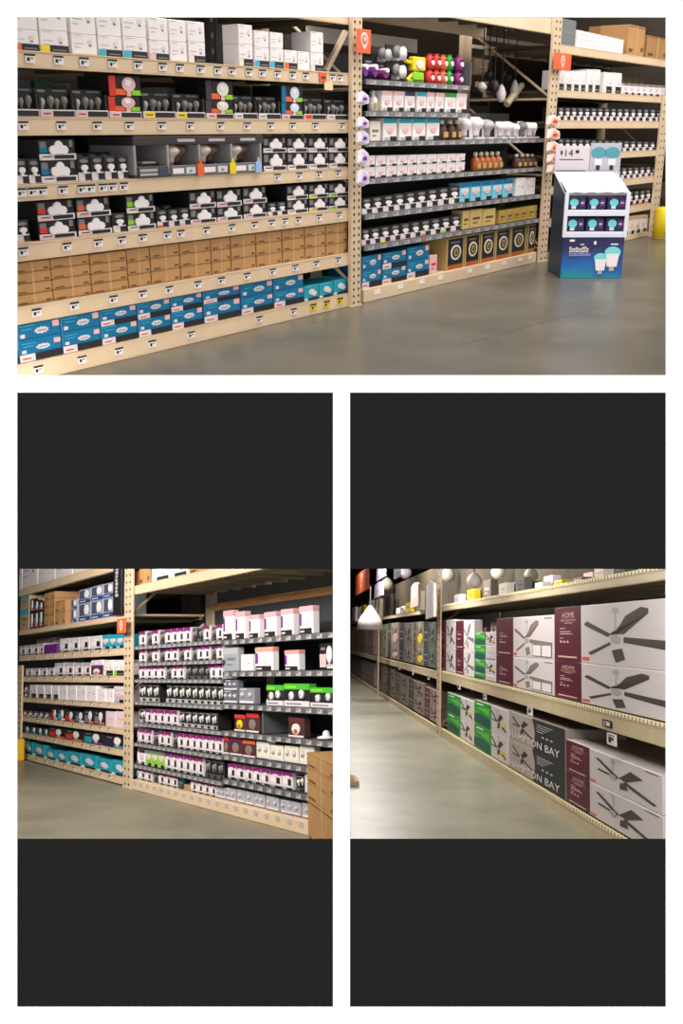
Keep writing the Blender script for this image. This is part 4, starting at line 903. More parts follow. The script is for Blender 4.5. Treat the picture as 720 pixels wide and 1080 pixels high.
put(A, 38, 56, 674.5, bs, .36, .3, k_whiteplain, 'bulb_carton', 'carton', 'white carton stacked behind the purple one', W, 'small packs on the third shelf')
for i, (x0, x1) in enumerate(((63, 72.8), (73.5, 83), (83.8, 94), (94.8, 107.3))): put(A, x0, x1, 674-.9*i, bs, .03, .35, k_mag, 'bulb_carton', 'carton', 'white carton with round bulb print', W, 'white cartons on the third shelf', top=OFFW)
for i, (x0, x1) in enumerate(((108, 115), (115.6, 122.3), (123, 130.3))): put(A, x0, x1, 670-.3*i, bs, .03, .3, k_tealtop, 'bulb_pack', 'bulb pack', 'teal pack with white foot', W, 'teal packs on the third shelf', top=TEAL, body=TEAL)
sign(A, 123.3, 132, 653, 667.5, -.12, 'orange aisle sign with a white pin beside the post, lower-left view')
bs = t['T4'][0]+.006; A.cap = t['T3'][1]-.012; W = 'fourth'+WS
for i, (x0, x1) in enumerate(((27, 33.3), (34, 41), (42, 49), (50, 56.7))): put(A, x0, x1, 705-.2*i, bs, .03, .2, k_mag, 'bulb_pack', 'bulb pack', 'small pale bulb pack', W, 'pale packs on the fourth shelf', top=GREYL)
for i, (x0, x1) in enumerate(((57.7, 67), (68, 77), (78, 86.5), (87.2, 95))): put(A, x0, x1, 699.3, bs, .03, .3, k_mag, 'bulb_carton', 'carton', 'clear topped pale bulb carton', W, 'pale packs on the fourth shelf', top=GREYL)
put(A, 96, 108, [702], bs, .03, .3, k_candle, 'bulb_carton', 'carton', 'purple carton with white bulb print', W, 'pale packs on the fourth shelf', glow=WHITE, top=PURP)
put(A, 96, 108, [696.5], A.h_of(A.s_of(96, .03, bs), .03, 702)+.001, .03, .3, k_whiteplain, 'bulb_carton', 'carton', 'white carton lying on the purple one', W, 'pale packs on the fourth shelf')
put(A, 109, 119.3, 696.5, bs, .03, .3, k_white, 'bulb_carton', 'carton', 'plain white carton with black label', W, 'pale packs on the fourth shelf')
put(A, 120, 131, 696.5, bs, .03, .3, k_white, 'bulb_carton', 'carton', 'plain white carton beside the post', W, 'pale packs on the fourth shelf', strip=LIME)
bs = t['T5'][0]+.006; A.cap = t['T4'][1]-.012; W = 'fifth'+WS
for i, (x0, x1) in enumerate(((20.5, 25), (25.7, 29.7))): put(A, x0, x1, [730, 722.5], bs, .03, .2, k_small, 'bulb_pack', 'bulb pack', 'small dark pack', W, 'packs at the left end of the fifth shelf')
for i, (x0, x1) in enumerate(((31, 38.3), (39, 46.2), (47, 54), (54.7, 61.5), (62.3, 70.3), (71, 80.2), (81, 90.3), (91.2, 101.5))): put(A, x0, x1, 722.3+.1*i, bs, .03, .3, k_white, 'bulb_carton', 'carton', 'white bulb carton', W, 'white cartons on the fifth shelf', black=i < 4)
for i, (x0, x1) in enumerate(((103, 111), (112, 119.5))): put(A, x0, x1, 726.3, bs, .03, .3, k_white, 'bulb_carton', 'carton', 'low white bulb carton', W, 'white cartons on the fifth shelf', black=False)
put(A, 120.3, 132, 723.8, bs, .03, .3, k_tealtop, 'bulb_carton', 'carton', 'white carton with purple foot beside the post', W, 'white cartons on the fifth shelf', top=OFFW, body=mat((190, 170, 196)))
bs = t['T6'][0]+.006; A.cap = t['T5'][1]-.012; W = 'sixth'+WS
for i, (x0, x1) in enumerate(slots(24, 53, 5)): put(A, x0, x1, 748.5+.5*i, bs, .03, .2, k_small, 'bulb_pack', 'bulb pack', 'small dark pack with gold bulb', W, 'packs on the sixth shelf', lc=GOLD)
for x0, x1, tp, s_, f_ in ((53.5, 60.5, 747, RED, OFFW), (61, 68.5, 747, CYAN, WHITE), (69, 78.5, 749, RED, ORANGE), (79.5, 88.5, 749.5, GREYM, WHITE), (89, 99, 748, GREYM, ORANGE), (99.5, 110.5, 749, GREYM, ORANGE)):
    put(A, x0, x1, tp, bs, .03, .25, k_darkbulb, 'bulb_pack', 'bulb pack', 'dark pack with tall white bulb', W, 'packs on the sixth shelf', side=s_, foot=f_)
for x0, x1 in ((111.5, 121.5), (122, 132.5)): put(A, x0, x1, 750, bs, .03, .3, k_box, 'bulb_carton', 'carton', 'pale pink carton', W, 'packs on the sixth shelf', body=mat((222, 200, 206)), mark=PINK)
bs = t['T7'][0]+.006; A.cap = t['T6'][1]-.012; W = 'seventh'+WS
for i, (x0, x1) in enumerate(((25, 31.5), (32, 38.5), (39, 45), (45.5, 51))): put(A, x0, x1, 765+.9*i, bs, .03, .2, k_darkbulb, 'bulb_pack', 'bulb pack', 'small dark pack with white bulb', W, 'packs on the seventh shelf', side=BLUED, foot=TEAL)
for x0, x1, tp, s_, f_ in ((52, 68, 766.5, RED, ORANGE), (69, 87.5, 768.5, RED, ORANGE), (88.5, 109.5, 771, TEAL, PURP), (110.5, 132.5, 774.5, NAVY, TEAL)):
    put(A, x0, x1, tp, bs, .03, .3, k_darkbulb, 'bulb_carton', 'carton', 'wide black carton with white bulb', W, 'packs on the seventh shelf', side=s_, foot=f_)
bs = t['T8'][0]+.006; A.cap = t['T7'][1]-.012; W = 'bottom'+WS
for i, (x0, x1, tp) in enumerate(((23.5, 34, 781), (34.7, 46.3, 784), (47.2, 58.5, 789.5), (59.3, 70.3, 791), (71, 85, 792), (86, 101, 794.5), (102.3, 116.8, 799), (118, 133, 801))):
    put(A, x0, x1, tp, bs, .03, .4, k_bluebulb, 'bulb_carton', 'carton', 'teal blue bulb carton', W, 'teal cartons on the bottom shelf')
A.cap = 1e9; a, w_ = A.floor(19.8, 803.5)
root = empty('bollard', A.mw(a, w_, 0)); tag(root, 'yellow safety post at the far left end of the rack, lower-left view', 'bollard')
mb = MB(); mb.cbox(-.10, .10, -.06, .06, .01, .32, mat((226, 170, 30)), .02); part(mb, 'post', root, A, a, w_, 0); mb = MB(); mb.box(-.13, .13, -.1, .1, 0, .012, GREYM); part(mb, 'base_plate', root, A, a, w_, 0)

# ---- right bay
A.cap = 1e9; A.lim = (ub1+.03, 99)
rr = rack(A, 140, 356, 'shelving_rack', 'beige overhead beam with wire deck and brown back beam, lower-left view')
XE = 356
hb_t, hb_b = hh(200, 605.5), hh(200, 615)
beam(A, rr, 139, XE, hb_t, hb_b, deck=False)
a0, a1 = ub1+.24, A.s_of(XE, 0, 2.4)
DZ = hb_t-.08
mb = MB()
n = 12
for k in range(n+1):
    mb = MB(); mb.cbox(-.03, .03, .05, .9, DZ, DZ+.06, mat((150, 136, 108)), .006); part(mb, 'deck_support', rr, A, a0+.04+(a1-a0-.08)*k/n, 0, 0)
mb = MB(); WIRE = mat((150, 128, 84), .5)
k = 0.0
while k < a1-a0-.01: mb.box(k-.004, k+.004, .05, .9, DZ+.062, DZ+.070, WIRE); k += .06
k = .08
while k < .9: mb.box(0, a1-a0, k-.004, k+.004, DZ+.070, DZ+.078, WIRE); k += .09
part(mb, 'wire_deck', rr, A, a0, 0, 0)
o0, ho = A.sh(300, 625.5, .92); _, ho2 = A.sh(300, 633.5, .92)
a0b, a1b = ub1+.2, A.s_of(XE, .92, 2.1)
mb = MB(); mb.cbox(0, a1b-a0b, 0, .06, 0, ho-ho2, mat((206, 150, 92), .5, noise=.08), .006)
part(mb, 'rear_beam', rr, A, a0b, .92, ho2)
W = 'above the beam, right bay, '+V
for x0, x1, tp in ((139.5, 145.8, 603), (146.5, 158, 590), ): put(A, x0, x1, tp, hb_t+.006, .06, .5, k_kraft, 'cardboard_box', 'box', 'brown cardboard box', W, 'boxes on the overhead beam, lower-left view')
for x0, x1, tp in ((160, 178, 600), (178.8, 197, 596)): put(A, x0, x1, tp, hb_t+.006, .06, .3, k_white, 'white_carton', 'carton', 'white carton with dark print', W, 'boxes on the overhead beam, lower-left view')
for x0, x1, tp in ((199.5, 222, 585), (223, 250, 580)): put(A, x0, x1, tp, hb_t+.006, .08, .5, k_kraft, 'cardboard_box', 'box', 'brown cardboard box', W, 'boxes on the overhead beam, lower-left view')
for i in range(5):
    x0 = 196+31*i; a = A.s_of(x0, .5, DZ+.1); mb = MB(); k_kraft(mb, A.s_of(x0+29, .5, DZ+.1)-a, .3, .4); o = mb.build('cardboard_box', None, A.mw(a, .6, DZ+.084)); o['category'] = 'box'; o['group'] = 'cardboard boxes lying on the wire deck'
    LABELS.append((o, 'brown cardboard box on the wire deck', V, (x0, 0), 0, 1))
A.lim = (ub1+.24, 99)
gr = empty('gondola_shelving', A.mw(A.s_of(240, 0, 0), 0, 0)); tag(gr, 'dark shelving with thin grey shelves of bulbs, right bay of the lower-left view', 'shelving')
lh, rh = {}, {}
XM = 235.0
for k, x, y in (('L1', 187, 678.5), ('L2', 187, 697.5), ('L3', 187, 716.5), ('L4', 187, 742), ('L5', 187, 766.5), ('L6', 187, 790), ('L7', 187, 815)):
    lh[k] = hh(x, y); gondola_shelf(A, gr, 139.5, XM-.5, lh[k], .4, strip=.035, pitch=.13)
for k, x, y in (('R1', 290, 671), ('R2', 290, 707.5), ('R3', 290, 744.5), ('R4', 290, 776), ('R5', 290, 803.5), ('R6', 290, 831.5)):
    rh[k] = hh(x, y); gondola_shelf(A, gr, XM+.5, XE, rh[k], .5, strip=.045, pitch=.16, stripm=mat((92, 92, 92)))
A.lim = (ub1+.24, 99); a0, a1, am = ub1+.24, A.s_of(XE, 0, 0), A.s_of(XM, 0, 0); kb = hh(290, 857)
mb = MB(); mb.cbox(0, a1-a0, -.03, .5, 0, kb, BEAM, .006); [mb.box((a1-a0)*(f+.5)/22-.035, (a1-a0)*(f+.5)/22+.035, -.034, -.03, kb*.5, kb*.85, GREYL) for f in range(22)]; part(mb, 'base', gr, A, a0, 0, 0)
mb = MB(); mb.box(0, am-a0, 0, .02, 0, 1.66, GBACK); part(mb, 'back_panel', gr, A, a0, .42, 0)
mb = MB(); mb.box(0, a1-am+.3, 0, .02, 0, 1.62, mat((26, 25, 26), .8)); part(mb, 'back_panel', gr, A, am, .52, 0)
mb = MB(); mb.box(0, a1-a0+.6, 0, .02, 1.5, ho2-.01, mat((62, 62, 64), .8)); part(mb, 'upper_back_panel', gr, A, a0-.0, .93, 0)
pats = {'L1': 'MMDMDMMMMDDMDM', 'L2': 'DMDMDMMDMDMMDM', 'L3': 'DMMMMDMMDDDDMM', 'L4': 'KKKKXKKKKKKKKK', 'L5': 'KKMMMMMKKKKKKX', 'L6': 'MMMDMMDMMMMMMM', 'L7': 'BBGGGMMMMMMDDD', 'L8': 'MMMDMMMTAMMMMW'}
lh['L8'] = kb; tops = {'L1': (667, 659), 'L2': (686, 679), 'L3': (702, 700), 'L4': (721, 723), 'L5': (747, 752), 'L6': (768, 777), 'L7': (788, 801), 'L8': (808, 826)}
for r_, (k, pat) in enumerate(pats.items()):
    W = ['first', 'second', 'third', 'fourth', 'fifth', 'sixth', 'seventh', 'bottom'][r_]+' narrow shelf, '+V; G = 'small bulb packs on the narrow shelves, lower-left view'
    for i, (x0, x1) in enumerate(slots(139.8, 234.8, 14)):
        tp = lerp(*tops[k], i/13); c = pat[i]; bs = lh[k]+.002; A.cap = 9 if k == 'L1' else lh['L%d' % (int(k[1])-1)]-.04
        if k == 'L8' and i > 12: continue
        if c == 'M': put(A, x0, x1, tp, bs, .03, .16, k_mag, 'bulb_pack', 'bulb pack', 'white bulb pack with magenta top', W, G)
        elif c == 'D': put(A, x0, x1, tp+1, bs, .03, .16, k_darkpack, 'bulb_pack', 'bulb pack', 'black bulb pack', W, G)
        elif c == 'K': put(A, x0, x1, tp, bs, .03, .16, k_darkpack, 'bulb_pack', 'bulb pack', 'black pack with pale bulbs', W, G, tone=mat((200, 196, 192), .3), low=GREYL)
        elif c == 'B': put(A, x0, x1, tp+1, bs, .03, .16, k_tealtop, 'bulb_pack', 'bulb pack', 'pale round bulb pack', W, G, top=INK)
        elif c == 'G': put(A, x0, x1, tp, bs, .03, .16, k_tealtop, 'bulb_pack', 'bulb pack', 'lime green bulb pack', W, G, top=GREYM, body=LIME)
        elif c == 'T': put(A, x0, x1, tp, bs, .03, .16, k_box, 'bulb_pack', 'bulb pack', 'dark teal bulb pack', W, G, body=mat((20, 60, 66)))
        elif c == 'A': put(A, x0, x1, tp+8, bs, .03, .16, k_box, 'bulb_pack', 'bulb pack', 'low brown box', W, G, body=KRAFT)
A.cap = 1e9
WQ = ' wide shelf, right bay, '+V
bs = rh['R1']+.002; W = 'first'+WQ
for i, (x0, x1, tp) in enumerate(((235.8, 245.5, 644.5), (249, 258, 645.5), (263, 273, 649), (279, 291, 646), (296.5, 309, 643), (316, 330, 640))):
    put(A, x0, x1, tp, bs, .03, .06, k_pinklid, 'bulb_carton', 'carton', 'white carton with pink lid', W, 'pink lidded cartons on the wide shelves')
bs = rh['R2']+.002; A.cap = rh['R1']-.05; W = 'second'+WQ
put(A, 236, 251, 683.5, bs, .03, .06, k_box, 'bulb_pack', 'bulb pack', 'clear pack of grey tubes', W, None, body=mat((150, 156, 160)), stripe=GREYL)
put(A, 254, 266, 690.5, bs, .03, .06, k_whiteplain, 'bulb_carton', 'carton', 'short white carton', W, None)
for x0, x1, tp in ((269.5, 287.5, 683), (300.5, 315, 686)): put(A, x0, x1, tp, bs, .03, .06, k_pinklid, 'bulb_carton', 'carton', 'white carton with salmon lid', W, 'pink lidded cartons on the wide shelves', lid=mat((220, 150, 136)))
put(A, 337, 355, 679, bs, .03, .06, k_darkbulb, 'bulb_carton', 'carton', 'pink and black carton at the right edge', W, None, side=PINK, foot=OFFW)
bs = rh['R3']+.002; A.cap = rh['R2']-.05; W = 'third'+WQ
put(A, 235.8, 250.5, [728, 717], bs, .03, .06, k_grey, 'bulb_pack', 'bulb pack', 'clear pack with silver bulbs', W, 'packs on the third wide shelf', m=mat((96, 96, 110)))
put(A, 252, 268, 725.5, bs, .03, .06, k_grey, 'bulb_pack', 'bulb pack', 'pack with pale round bulbs', W, 'packs on the third wide shelf', m=mat((130, 130, 140)))
for x0, x1, tp in ((281.5, 299, 722.5), (300, 326.5, 721), (327.8, 355, 725)): put(A, x0, x1, tp, bs, .03, .06, k_greenlid, 'downlight_carton', 'carton', 'black carton with green top', W, 'green topped cartons on the third wide shelf')
bs = rh['R4']+.002; A.cap = rh['R3']-.05; W = 'fourth'+WQ
put(A, 247.5, 258.5, 753.5, bs, .05, .08, k_candle, 'lamp_carton', 'carton', 'red carton with glowing amber print', W, 'red cartons on the fourth wide shelf')
put(A, 260, 273, 752, bs, .05, .08, k_candle, 'lamp_carton', 'carton', 'red carton with grey print', W, 'red cartons on the fourth wide shelf', glow=GREYM)
put(A, 304.5, 320.5, 756.5, bs, .03, .06, k_candle, 'lamp_carton', 'carton', 'dark red carton with cream disc', W, 'red cartons on the fourth wide shelf', glow=CREAM, top=mat((90, 40, 40)))
a = A.s_of(344, .12, bs); mb = MB(); mb.lathe(0, 0, 0, [(.07, 0), (.07, .012), (.03, .02), (.025, .05), (.01, .06)], WHITE, 16); o = mb.build('lamp_fixture', None, A.mw(a, .12, bs)); tag(o, 'small white round lamp fixture lying alone on the fourth wide shelf, lower-left view', 'lamp')
mb = MB(); mb.cbox(0, .02, .02, .45, 0, .2, GSHELF); part(mb, 'shelf_divider', gr, A, A.s_of(276, .02, bs), 0, bs)
bs = rh['R5']+.002; A.cap = rh['R4']-.05; W = 'fifth'+WQ
for x0, x1, tp, m in ((235.8, 241.5, 777, RED), (242.5, 255, 776, MAG), (256, 269.3, 780, ORANGE)): put(A, x0, x1, tp, bs, .03, .06, k_candle, 'lamp_carton', 'carton', 'dark carton with red band', W, 'cartons on the fifth wide shelf', glow=GREYM, top=m)
for x0, x1, tp in ((270.5, 284, 781.5), (285.2, 298.3, 785.5), (299.8, 314.3, 786), (315.8, 331, 786)): put(A, x0, x1, tp, bs, .03, .06, k_grey, 'lamp_carton', 'carton', 'off-white carton with round lamp print', W, 'cartons on the fifth wide shelf', m=CREAM)
bs = rh['R6']+.002; A.cap = rh['R5']-.05; W = 'sixth'+WQ
for i, (x0, x1) in enumerate(((240.3, 248.3), (249, 257.5), (258.3, 266), (266.8, 274.8), (275.6, 284), (284.8, 297), (297.8, 308.5))): put(A, x0, x1, lerp(805, 813, i/6), bs, .03, .18, k_mag, 'bulb_pack', 'bulb pack', 'white bulb pack with magenta top', W, 'packs on the sixth wide shelf')
put(A, 238, 239.9, 806, bs, .03, .15, k_darkpack, 'bulb_pack', 'bulb pack', 'black bulb pack beside the divide', W, None)
put(A, 310, 320, 817, bs, .03, .15, k_darkpack, 'bulb_pack', 'bulb pack', 'black bulb pack near the cardboard boxes', W, None, tone=CREAM)
put(A, 321.3, 331, 816, bs, .03, .06, k_grey, 'bulb_carton', 'carton', 'pale carton next to the cardboard boxes', W, None, m=OFFW)
bs = kb+.004; A.cap = rh['R6']-.05; W = 'bottom'+WQ
for i, (x0, x1, tp) in enumerate(((228.3, 237.5, 829), (238.5, 248.5, 830.5), (249.8, 258, 832), (258.8, 267.3, 834), (268.3, 279, 836), (280.5, 294, 839), (295.5, 317, 842.5), (318.5, 329.5, 846))):
    put(A, x0, x1, tp, bs, .03, .25, k_grey, 'bulb_carton', 'carton', 'pale grey carton with spotlight print', W, 'pale grey cartons on the bottom shelf, lower-left view', m=mat((168, 166, 178)))
# stack of cardboard boxes on the floor in front of the shelves
q0 = Vector(A.floor(325.0, 891)); al = Vector((1, -0.35)).normalized()
rz = math.atan2(al.y, al.x); Wd = .0
def px_of(L_): p = q0+al*L_; return A.proj(p.x, p.y, .3)[0]
Wd = .05
while px_of(Wd) < 356.5: Wd += .005
hs_ = [A.h_of(q0.x, q0.y, y) for y in (842, 824, 808, 793)]
z = 0.0
for i, ht in enumerate(hs_):
    mb = MB(); H = ht-z-.002; k_kraft(mb, Wd, .28, H)
    mb.v = [(x, y, zz) for x, y, zz in mb.v]
    if i == 0:
        for dx in (.0,): mb.prism([(Wd*.35, H*.10), (Wd*.55, H*.16), (Wd*.5, H*.22), (Wd*.7, H*.30), (Wd*.45, H*.36), (Wd*.4, H*.24)], -.004, 0, INK); mb.rect(Wd*.75, Wd*.9, H*.08, H*.2, INK)
    o = mb.build('cardboard_box', None, A.mw(q0.x, q0.y, z+.001, rz)); o['category'] = 'box'; o['group'] = 'cardboard boxes stacked on the floor, lower-left view'
    o['label'] = ['large bottom cardboard box with black arrow mark, floor stack, lower-left view', 'cardboard box directly on the bottom one, floor stack, lower-left view', 'cardboard box second from top, floor stack, lower-left view', 'topmost cardboard box of the floor stack, lower-left view'][i]
    z = ht

def trim(objs, xlim, sign_):
    """end everything at the partition wall between the two lower rooms"""
    bpy.context.view_layer.update()
    for o in objs:
        if o.type != 'MESH': continue
        mw = o.matrix_world
        vals = [sign_*((mw @ v.co).x-xlim) for v in o.data.vertices]
        if not vals or max(vals) <= 0: continue
        if min(vals) >= 0: bpy.data.objects.remove(o); continue
        bm = bmesh.new(); bm.from_mesh(o.data); inv = mw.inverted()
        co_ = inv @ Vector((xlim, 8, CH)); no = (mw.to_3x3().transposed() @ Vector((sign_, 0, 0))).normalized()
        r = bmesh.ops.bisect_plane(bm, geom=bm.verts[:]+bm.edges[:]+bm.faces[:], plane_co=co_, plane_no=no, clear_outer=True)
        ed = [e for e in r['geom_cut'] if isinstance(e, bmesh.types.BMEdge)]
        bmesh.ops.holes_fill(bm, edges=ed, sides=0)
        if o.data.users > 1: o.data = o.data.copy()
        bm.to_mesh(o.data); bm.free()
new_ = [o for o in bpy.data.objects if o not in before]
NEW_LAB = [(e[0].name, e) for e in LABELS]
trim(new_, -.055, 1)
LABELS[:] = [e for n_, e in NEW_LAB if n_ in bpy.data.objects]

# =================================================================== LOWER-RIGHT VIEW
A = BR
hh = lambda x, y: A.sh(x, y)[1]
V = 'lower-right view'
rk = rack(A, 380, 735, 'shelving_rack', 'long beige steel rack of ceiling fan boxes along the aisle, lower-right view')
HM, HMb, HK = 1.06, .936, .11; uq = [A.s_of(x, 0, 1.0) for x in (398, 462, 738)]; UL = [(-99, uq[0]-.04), (uq[0]+.04, uq[1]-.04), (uq[1]+.04, uq[2]-.04)]; HU, HUb = 2.17, 2.108
KX = [401, 421, 435, 451.5]
BB = mat((204, 186, 152), .45, noise=.08, scale=3)
for (x0, x1), A.lim in zip(((369, 402), (394, 466), (456, 745)), UL):
    beam(A, rk, x0+.3, x1-.3, HM, HMb, depth=1.0, front=BB, deckm=mat((120, 104, 76)))
    beam(A, rk, x0+.3, x1-.3, HK, .004, depth=1.0, front=BB)
    beam(A, rk, x0+.3, x1-.3, HU, HUb, depth=1.0, front=BB, deckm=mat((120, 110, 86)))
for x, w_ in ((398, .34), (462, .34), (738, .2)):
    a = A.s_of(x, 0, 1); upright(A, rk, x, 1.0, w_, 0, 3.0 if x < 700 else 2.4, depth=1.0, pitch=.12)
A.lim = (-99, 99)
# toothed front edge on the beams
for hgt, x0, x1 in ((HM+.006, 463, 738), (HU+.006, 463, 738), (HK+.006, 463, 738)):
    a0, a1 = max(A.s_of(x0, 0, hgt), UL[2][0]+.01), A.s_of(x1, 0, hgt); mb = MB(); k = .03
    mb.box(0, a1-a0, .0, .03, 0, .026, mat((140, 122, 86))); TOOTH = mat((240, 230, 186))
    while k < a1-a0-.05: mb.box(k, k+.05, -.003, .028, 0.002, .030, TOOTH); k += .085
    part(mb, 'deck_edge', rk, A, a0, .0, hgt)
for i, (x, y, s_) in enumerate(((398, 696, .16), (421, 704, .14), (435, 709, .14), (451.5, 714, .14), (484, 724.5, .11), (511, 735, .11), (558.5, 750, .13), (644.5, 780, .13))):
    a, hc = A.sh(x, y, -.1); mb = MB(); mb.cbox(-s_*.9, s_*.9, 0, .006, -s_*.35, s_*.35, WHITE, .002); mb.rect(-s_*.5, -s_*.05, -s_*.18, s_*.15, INK, -.003); mb.rect(s_*.05, s_*.4, -s_*.05, s_*.12, INK, -.003); mb.rect(-s_*.6, s_*.6, s_*.22, s_*.28, GREYM, -.003)
    mb.box(-s_*.4, -s_*.36, 0, .004, s_*.3, HMb-hc+.02, GREYM)
    o = mb.build('price_card', None, A.mw(a, -.1, hc)); o['category'] = 'price card'; o['group'] = 'price cards hanging under the middle beam'; LABELS.append((o, 'small white hanging price card', 'under middle beam, '+V, (x, 0), 0, 1))
a, hc = A.sh(640, 763, -.01); mb = MB(); mb.cbox(-.12, .12, 0, .008, -.028, .028, INK, .002); mb.rect(-.08, .08, -.018, .014, WHITE); mb.rect(-.05, .0, -.012, .008, INK, -.005); o = mb.build('price_plate', None, A.mw(a, -.014, hc)); tag(o, 'black and white price plate on the middle beam at right, lower-right view', 'price label')

A.lim = UL[2]; A.cap = HUb-.02
WU = 'on the middle shelf, '+V; GU = 'ceiling fan boxes on the middle shelf'
bs = HM+.044
put(A, 585.3, 738, [696.5, 641.5], bs, .03, .5, k_fanbox, 'fan_box', 'fan box', 'large maroon-ended box with dark five-blade fan', WU, GU, frac=.255)
put(A, 523.5, 584.5, [691, 652.5], bs, .03, .5, k_fanbox, 'fan_box', 'fan box', 'maroon-ended box with pale brown fan', WU, GU, frac=.34, text='', blade=mat((134, 116, 108)), inset=True)
# tall lettering down the maroon end of the pale brown fan boxes
h4_ = [A.h_of(A.s_of(501, .0, bs), .0, y) for y in (709, 695, 680, 666.5)]
zb = bs
for i, zt in enumerate(h4_):
    a0, a1 = A.s_of(500.5, .03, bs), A.s_of(523, .03, bs); mb = MB(); k_greenfan(mb, a1-a0-.01, .3, zt-zb-.003, fanpart=(i % 2 == 1)); o = mb.build('fan_box', None, A.mw(a0, .03, zb)); o['category'] = 'fan box'; o['group'] = 'green and white fan boxes on the middle shelf'
    o['label'] = ['bottom green and white fan box of the stack of four, ', 'second green and white fan box up in the stack of four, ', 'third green and white fan box up in the stack of four, ', 'topmost green and white fan box of the stack of four, '][i]+V; zb = zt
put(A, 480.5, 499.8, [684.5, 655], bs, .03, .12, k_fanbox, 'fan_box', 'fan box', 'maroon and grey box left of the green stack', WU, GU, frac=.45, text='', blade=GREYM)
put(A, 464, 480, [683, 654.5], bs, .03, .3, k_fanbox, 'fan_box', 'fan box', 'maroon-ended box with small dark fan by the post', WU, GU, frac=.40, text='', polys=FAN2)
put(A, 500.5, 523, [657], bs, .45, .4, k_fanbox, 'fan_box', 'fan box', 'maroon box behind the green stack', WU, GU, frac=.75, text='HOME', text2='DECORATORS')
TN = ((447, 459.5, 657, (96, 98, 96), (60, 64, 62), None), (435.5, 446, 656.5, (140, 130, 110), (92, 84, 70), YEL), (421, 434.5, 657.5, (130, 122, 112), (62, 62, 58), None), (408.3, 420, 657.5, (150, 134, 128), (84, 90, 80), PINK))
A.lim = UL[1]
for x0, x1, tp, f_, s_, sp_ in TN: put(A, x0, x1, [lerp(683, 679, (459-x1)/50), tp], bs, .03, .5, k_thin, 'fan_box', 'fan box', 'grey and brown fan box', WU, GU, face=mat(f_), spine=mat(s_), spot=sp_)
A.lim = UL[0]
for i, (x0, x1) in enumerate(slots(369.5, 394.5, 7, .35)): put(A, x0, x1, [lerp(675, 678, i/6), lerp(660, 659, i/6)], bs, .03, .5, k_thin, 'fan_box', 'fan box', 'far brown fan box', WU, GU, face=mat([(150, 128, 112), (126, 108, 100)][i % 2]), spine=mat((104, 74, 70)))
A.lim = UL[1]
put(A, 401, 407.5, [679, 659], bs, .03, .5, k_thin, 'fan_box', 'fan box', 'pale green fan box right of the far post', WU, GU, face=mat((146, 140, 110)), spine=mat((110, 140, 110)))
WL = 'on the bottom shelf, '+V; GL_ = 'ceiling fan boxes on the bottom shelf'
bs = HK+.044; A.lim = UL[2]; A.cap = HMb-.02
def lay(x0, top, n=2): 
    a = A.s_of(x0, .03, bs); ht = A.h_of(a, .03, top); return [A.proj(a, .03, bs+(ht-bs)*(k+1)/n)[1] for k in range(n)]
put(A, 597.3, 699.5, lay(597.3, 779.5), bs, .03, .75, k_fanbox, 'fan_box', 'fan box', 'maroon-ended box with dark four-blade fan', WL, GL_, frac=.30, polys=FAN2)
put(A, 536.5, 596, lay(536.5, 749), bs, .03, .6, k_hampton, 'fan_box', 'fan box', 'grey and black lettered fan box', WL, GL_)
put(A, 500.3, 535.5, lay(500.3, 737.5), bs, .03, .6, k_greenfan, 'fan_box', 'fan box', 'green and white fan box', WL, GL_)
put(A, 471.5, 499.3, lay(471.5, 730), bs, .03, .6, k_greenfan, 'fan_box', 'fan box', 'green and white fan box', WL, GL_)
A.lim = UL[1]
for x0, x1, tp, f_, s_ in ((448, 465, 724, (150, 128, 118), (92, 52, 50)), (430.5, 447, 715, (132, 120, 108), (74, 70, 66)), (417, 429.5, 709, (126, 114, 102), (74, 66, 62)), (408, 416, 703, (116, 104, 94), (84, 70, 66)), (401.5, 407, 699.5, (120, 108, 98), (90, 80, 74))):
    put(A, x0, x1, lay(x0, tp), bs, .03, .6, k_thin, 'fan_box', 'fan box', 'brown and grey fan box', WL, GL_, face=mat(f_), spine=mat(s_))
A.lim = UL[0]
for i, (x0, x1) in enumerate(slots(369.5, 395, 7, .35)): put(A, x0, x1, lay(x0, lerp(690, 698, i/6)), bs, .03, .6, k_thin, 'fan_box', 'fan box', 'far brown fan box', WL, GL_, face=mat([(150, 132, 116), (112, 126, 106), (126, 110, 98)][i % 3]), spine=mat((100, 84, 74)))
# goods on the upper deck and hanging lamps
W = 'on the upper deck, '+V; G = 'packs on the upper deck, lower-right view'
import itertools
cols = [OFFW, GREYL, mat((120, 110, 100)), LILAC, mat((80, 76, 70)), PINK, YEL, mat((60, 56, 52)), CREAM, mat((104, 96, 84))]
a0, a1 = A.s_of(369, 0, 2.4), A.s_of(738, 0, 2.4)
mb = MB(); mb.box(0, a1-a0, 0, .02, HU+.02, HU+1.2, mat((96, 84, 66), .8, noise=.3, scale=2)); part(mb, 'upper_back_panel', rk, A, a0, 1.0, 0)
random.seed(5); xs = 371.0; i = 0
while xs < 712:
    wd_ = random.uniform(4, 8)+(xs-370)*.05; dk = 668-(xs-300)*.171; A.lim = UL[0 if xs < 398 else 1 if xs < 462 else 2]
    put(A, xs, xs+wd_*.8, dk-random.uniform(26, 60), HU+.04, .46, .12, [k_box, k_darkpack, k_bigbulb, k_white][i % 4], 'lamp_carton', 'carton', ['taupe carton', 'dark blister pack', 'white globe lamp', 'white carton'][i % 4]+' at the back', W, G, **({'body': [mat((120, 104, 80)), mat((150, 120, 90)), mat((84, 90, 70))][i % 3], 'mark': CREAM} if i % 4 == 0 else {}))
    xs += wd_; i += 1
random.seed(11)
xs = 371.0; i = 0; A.cap = 1e9
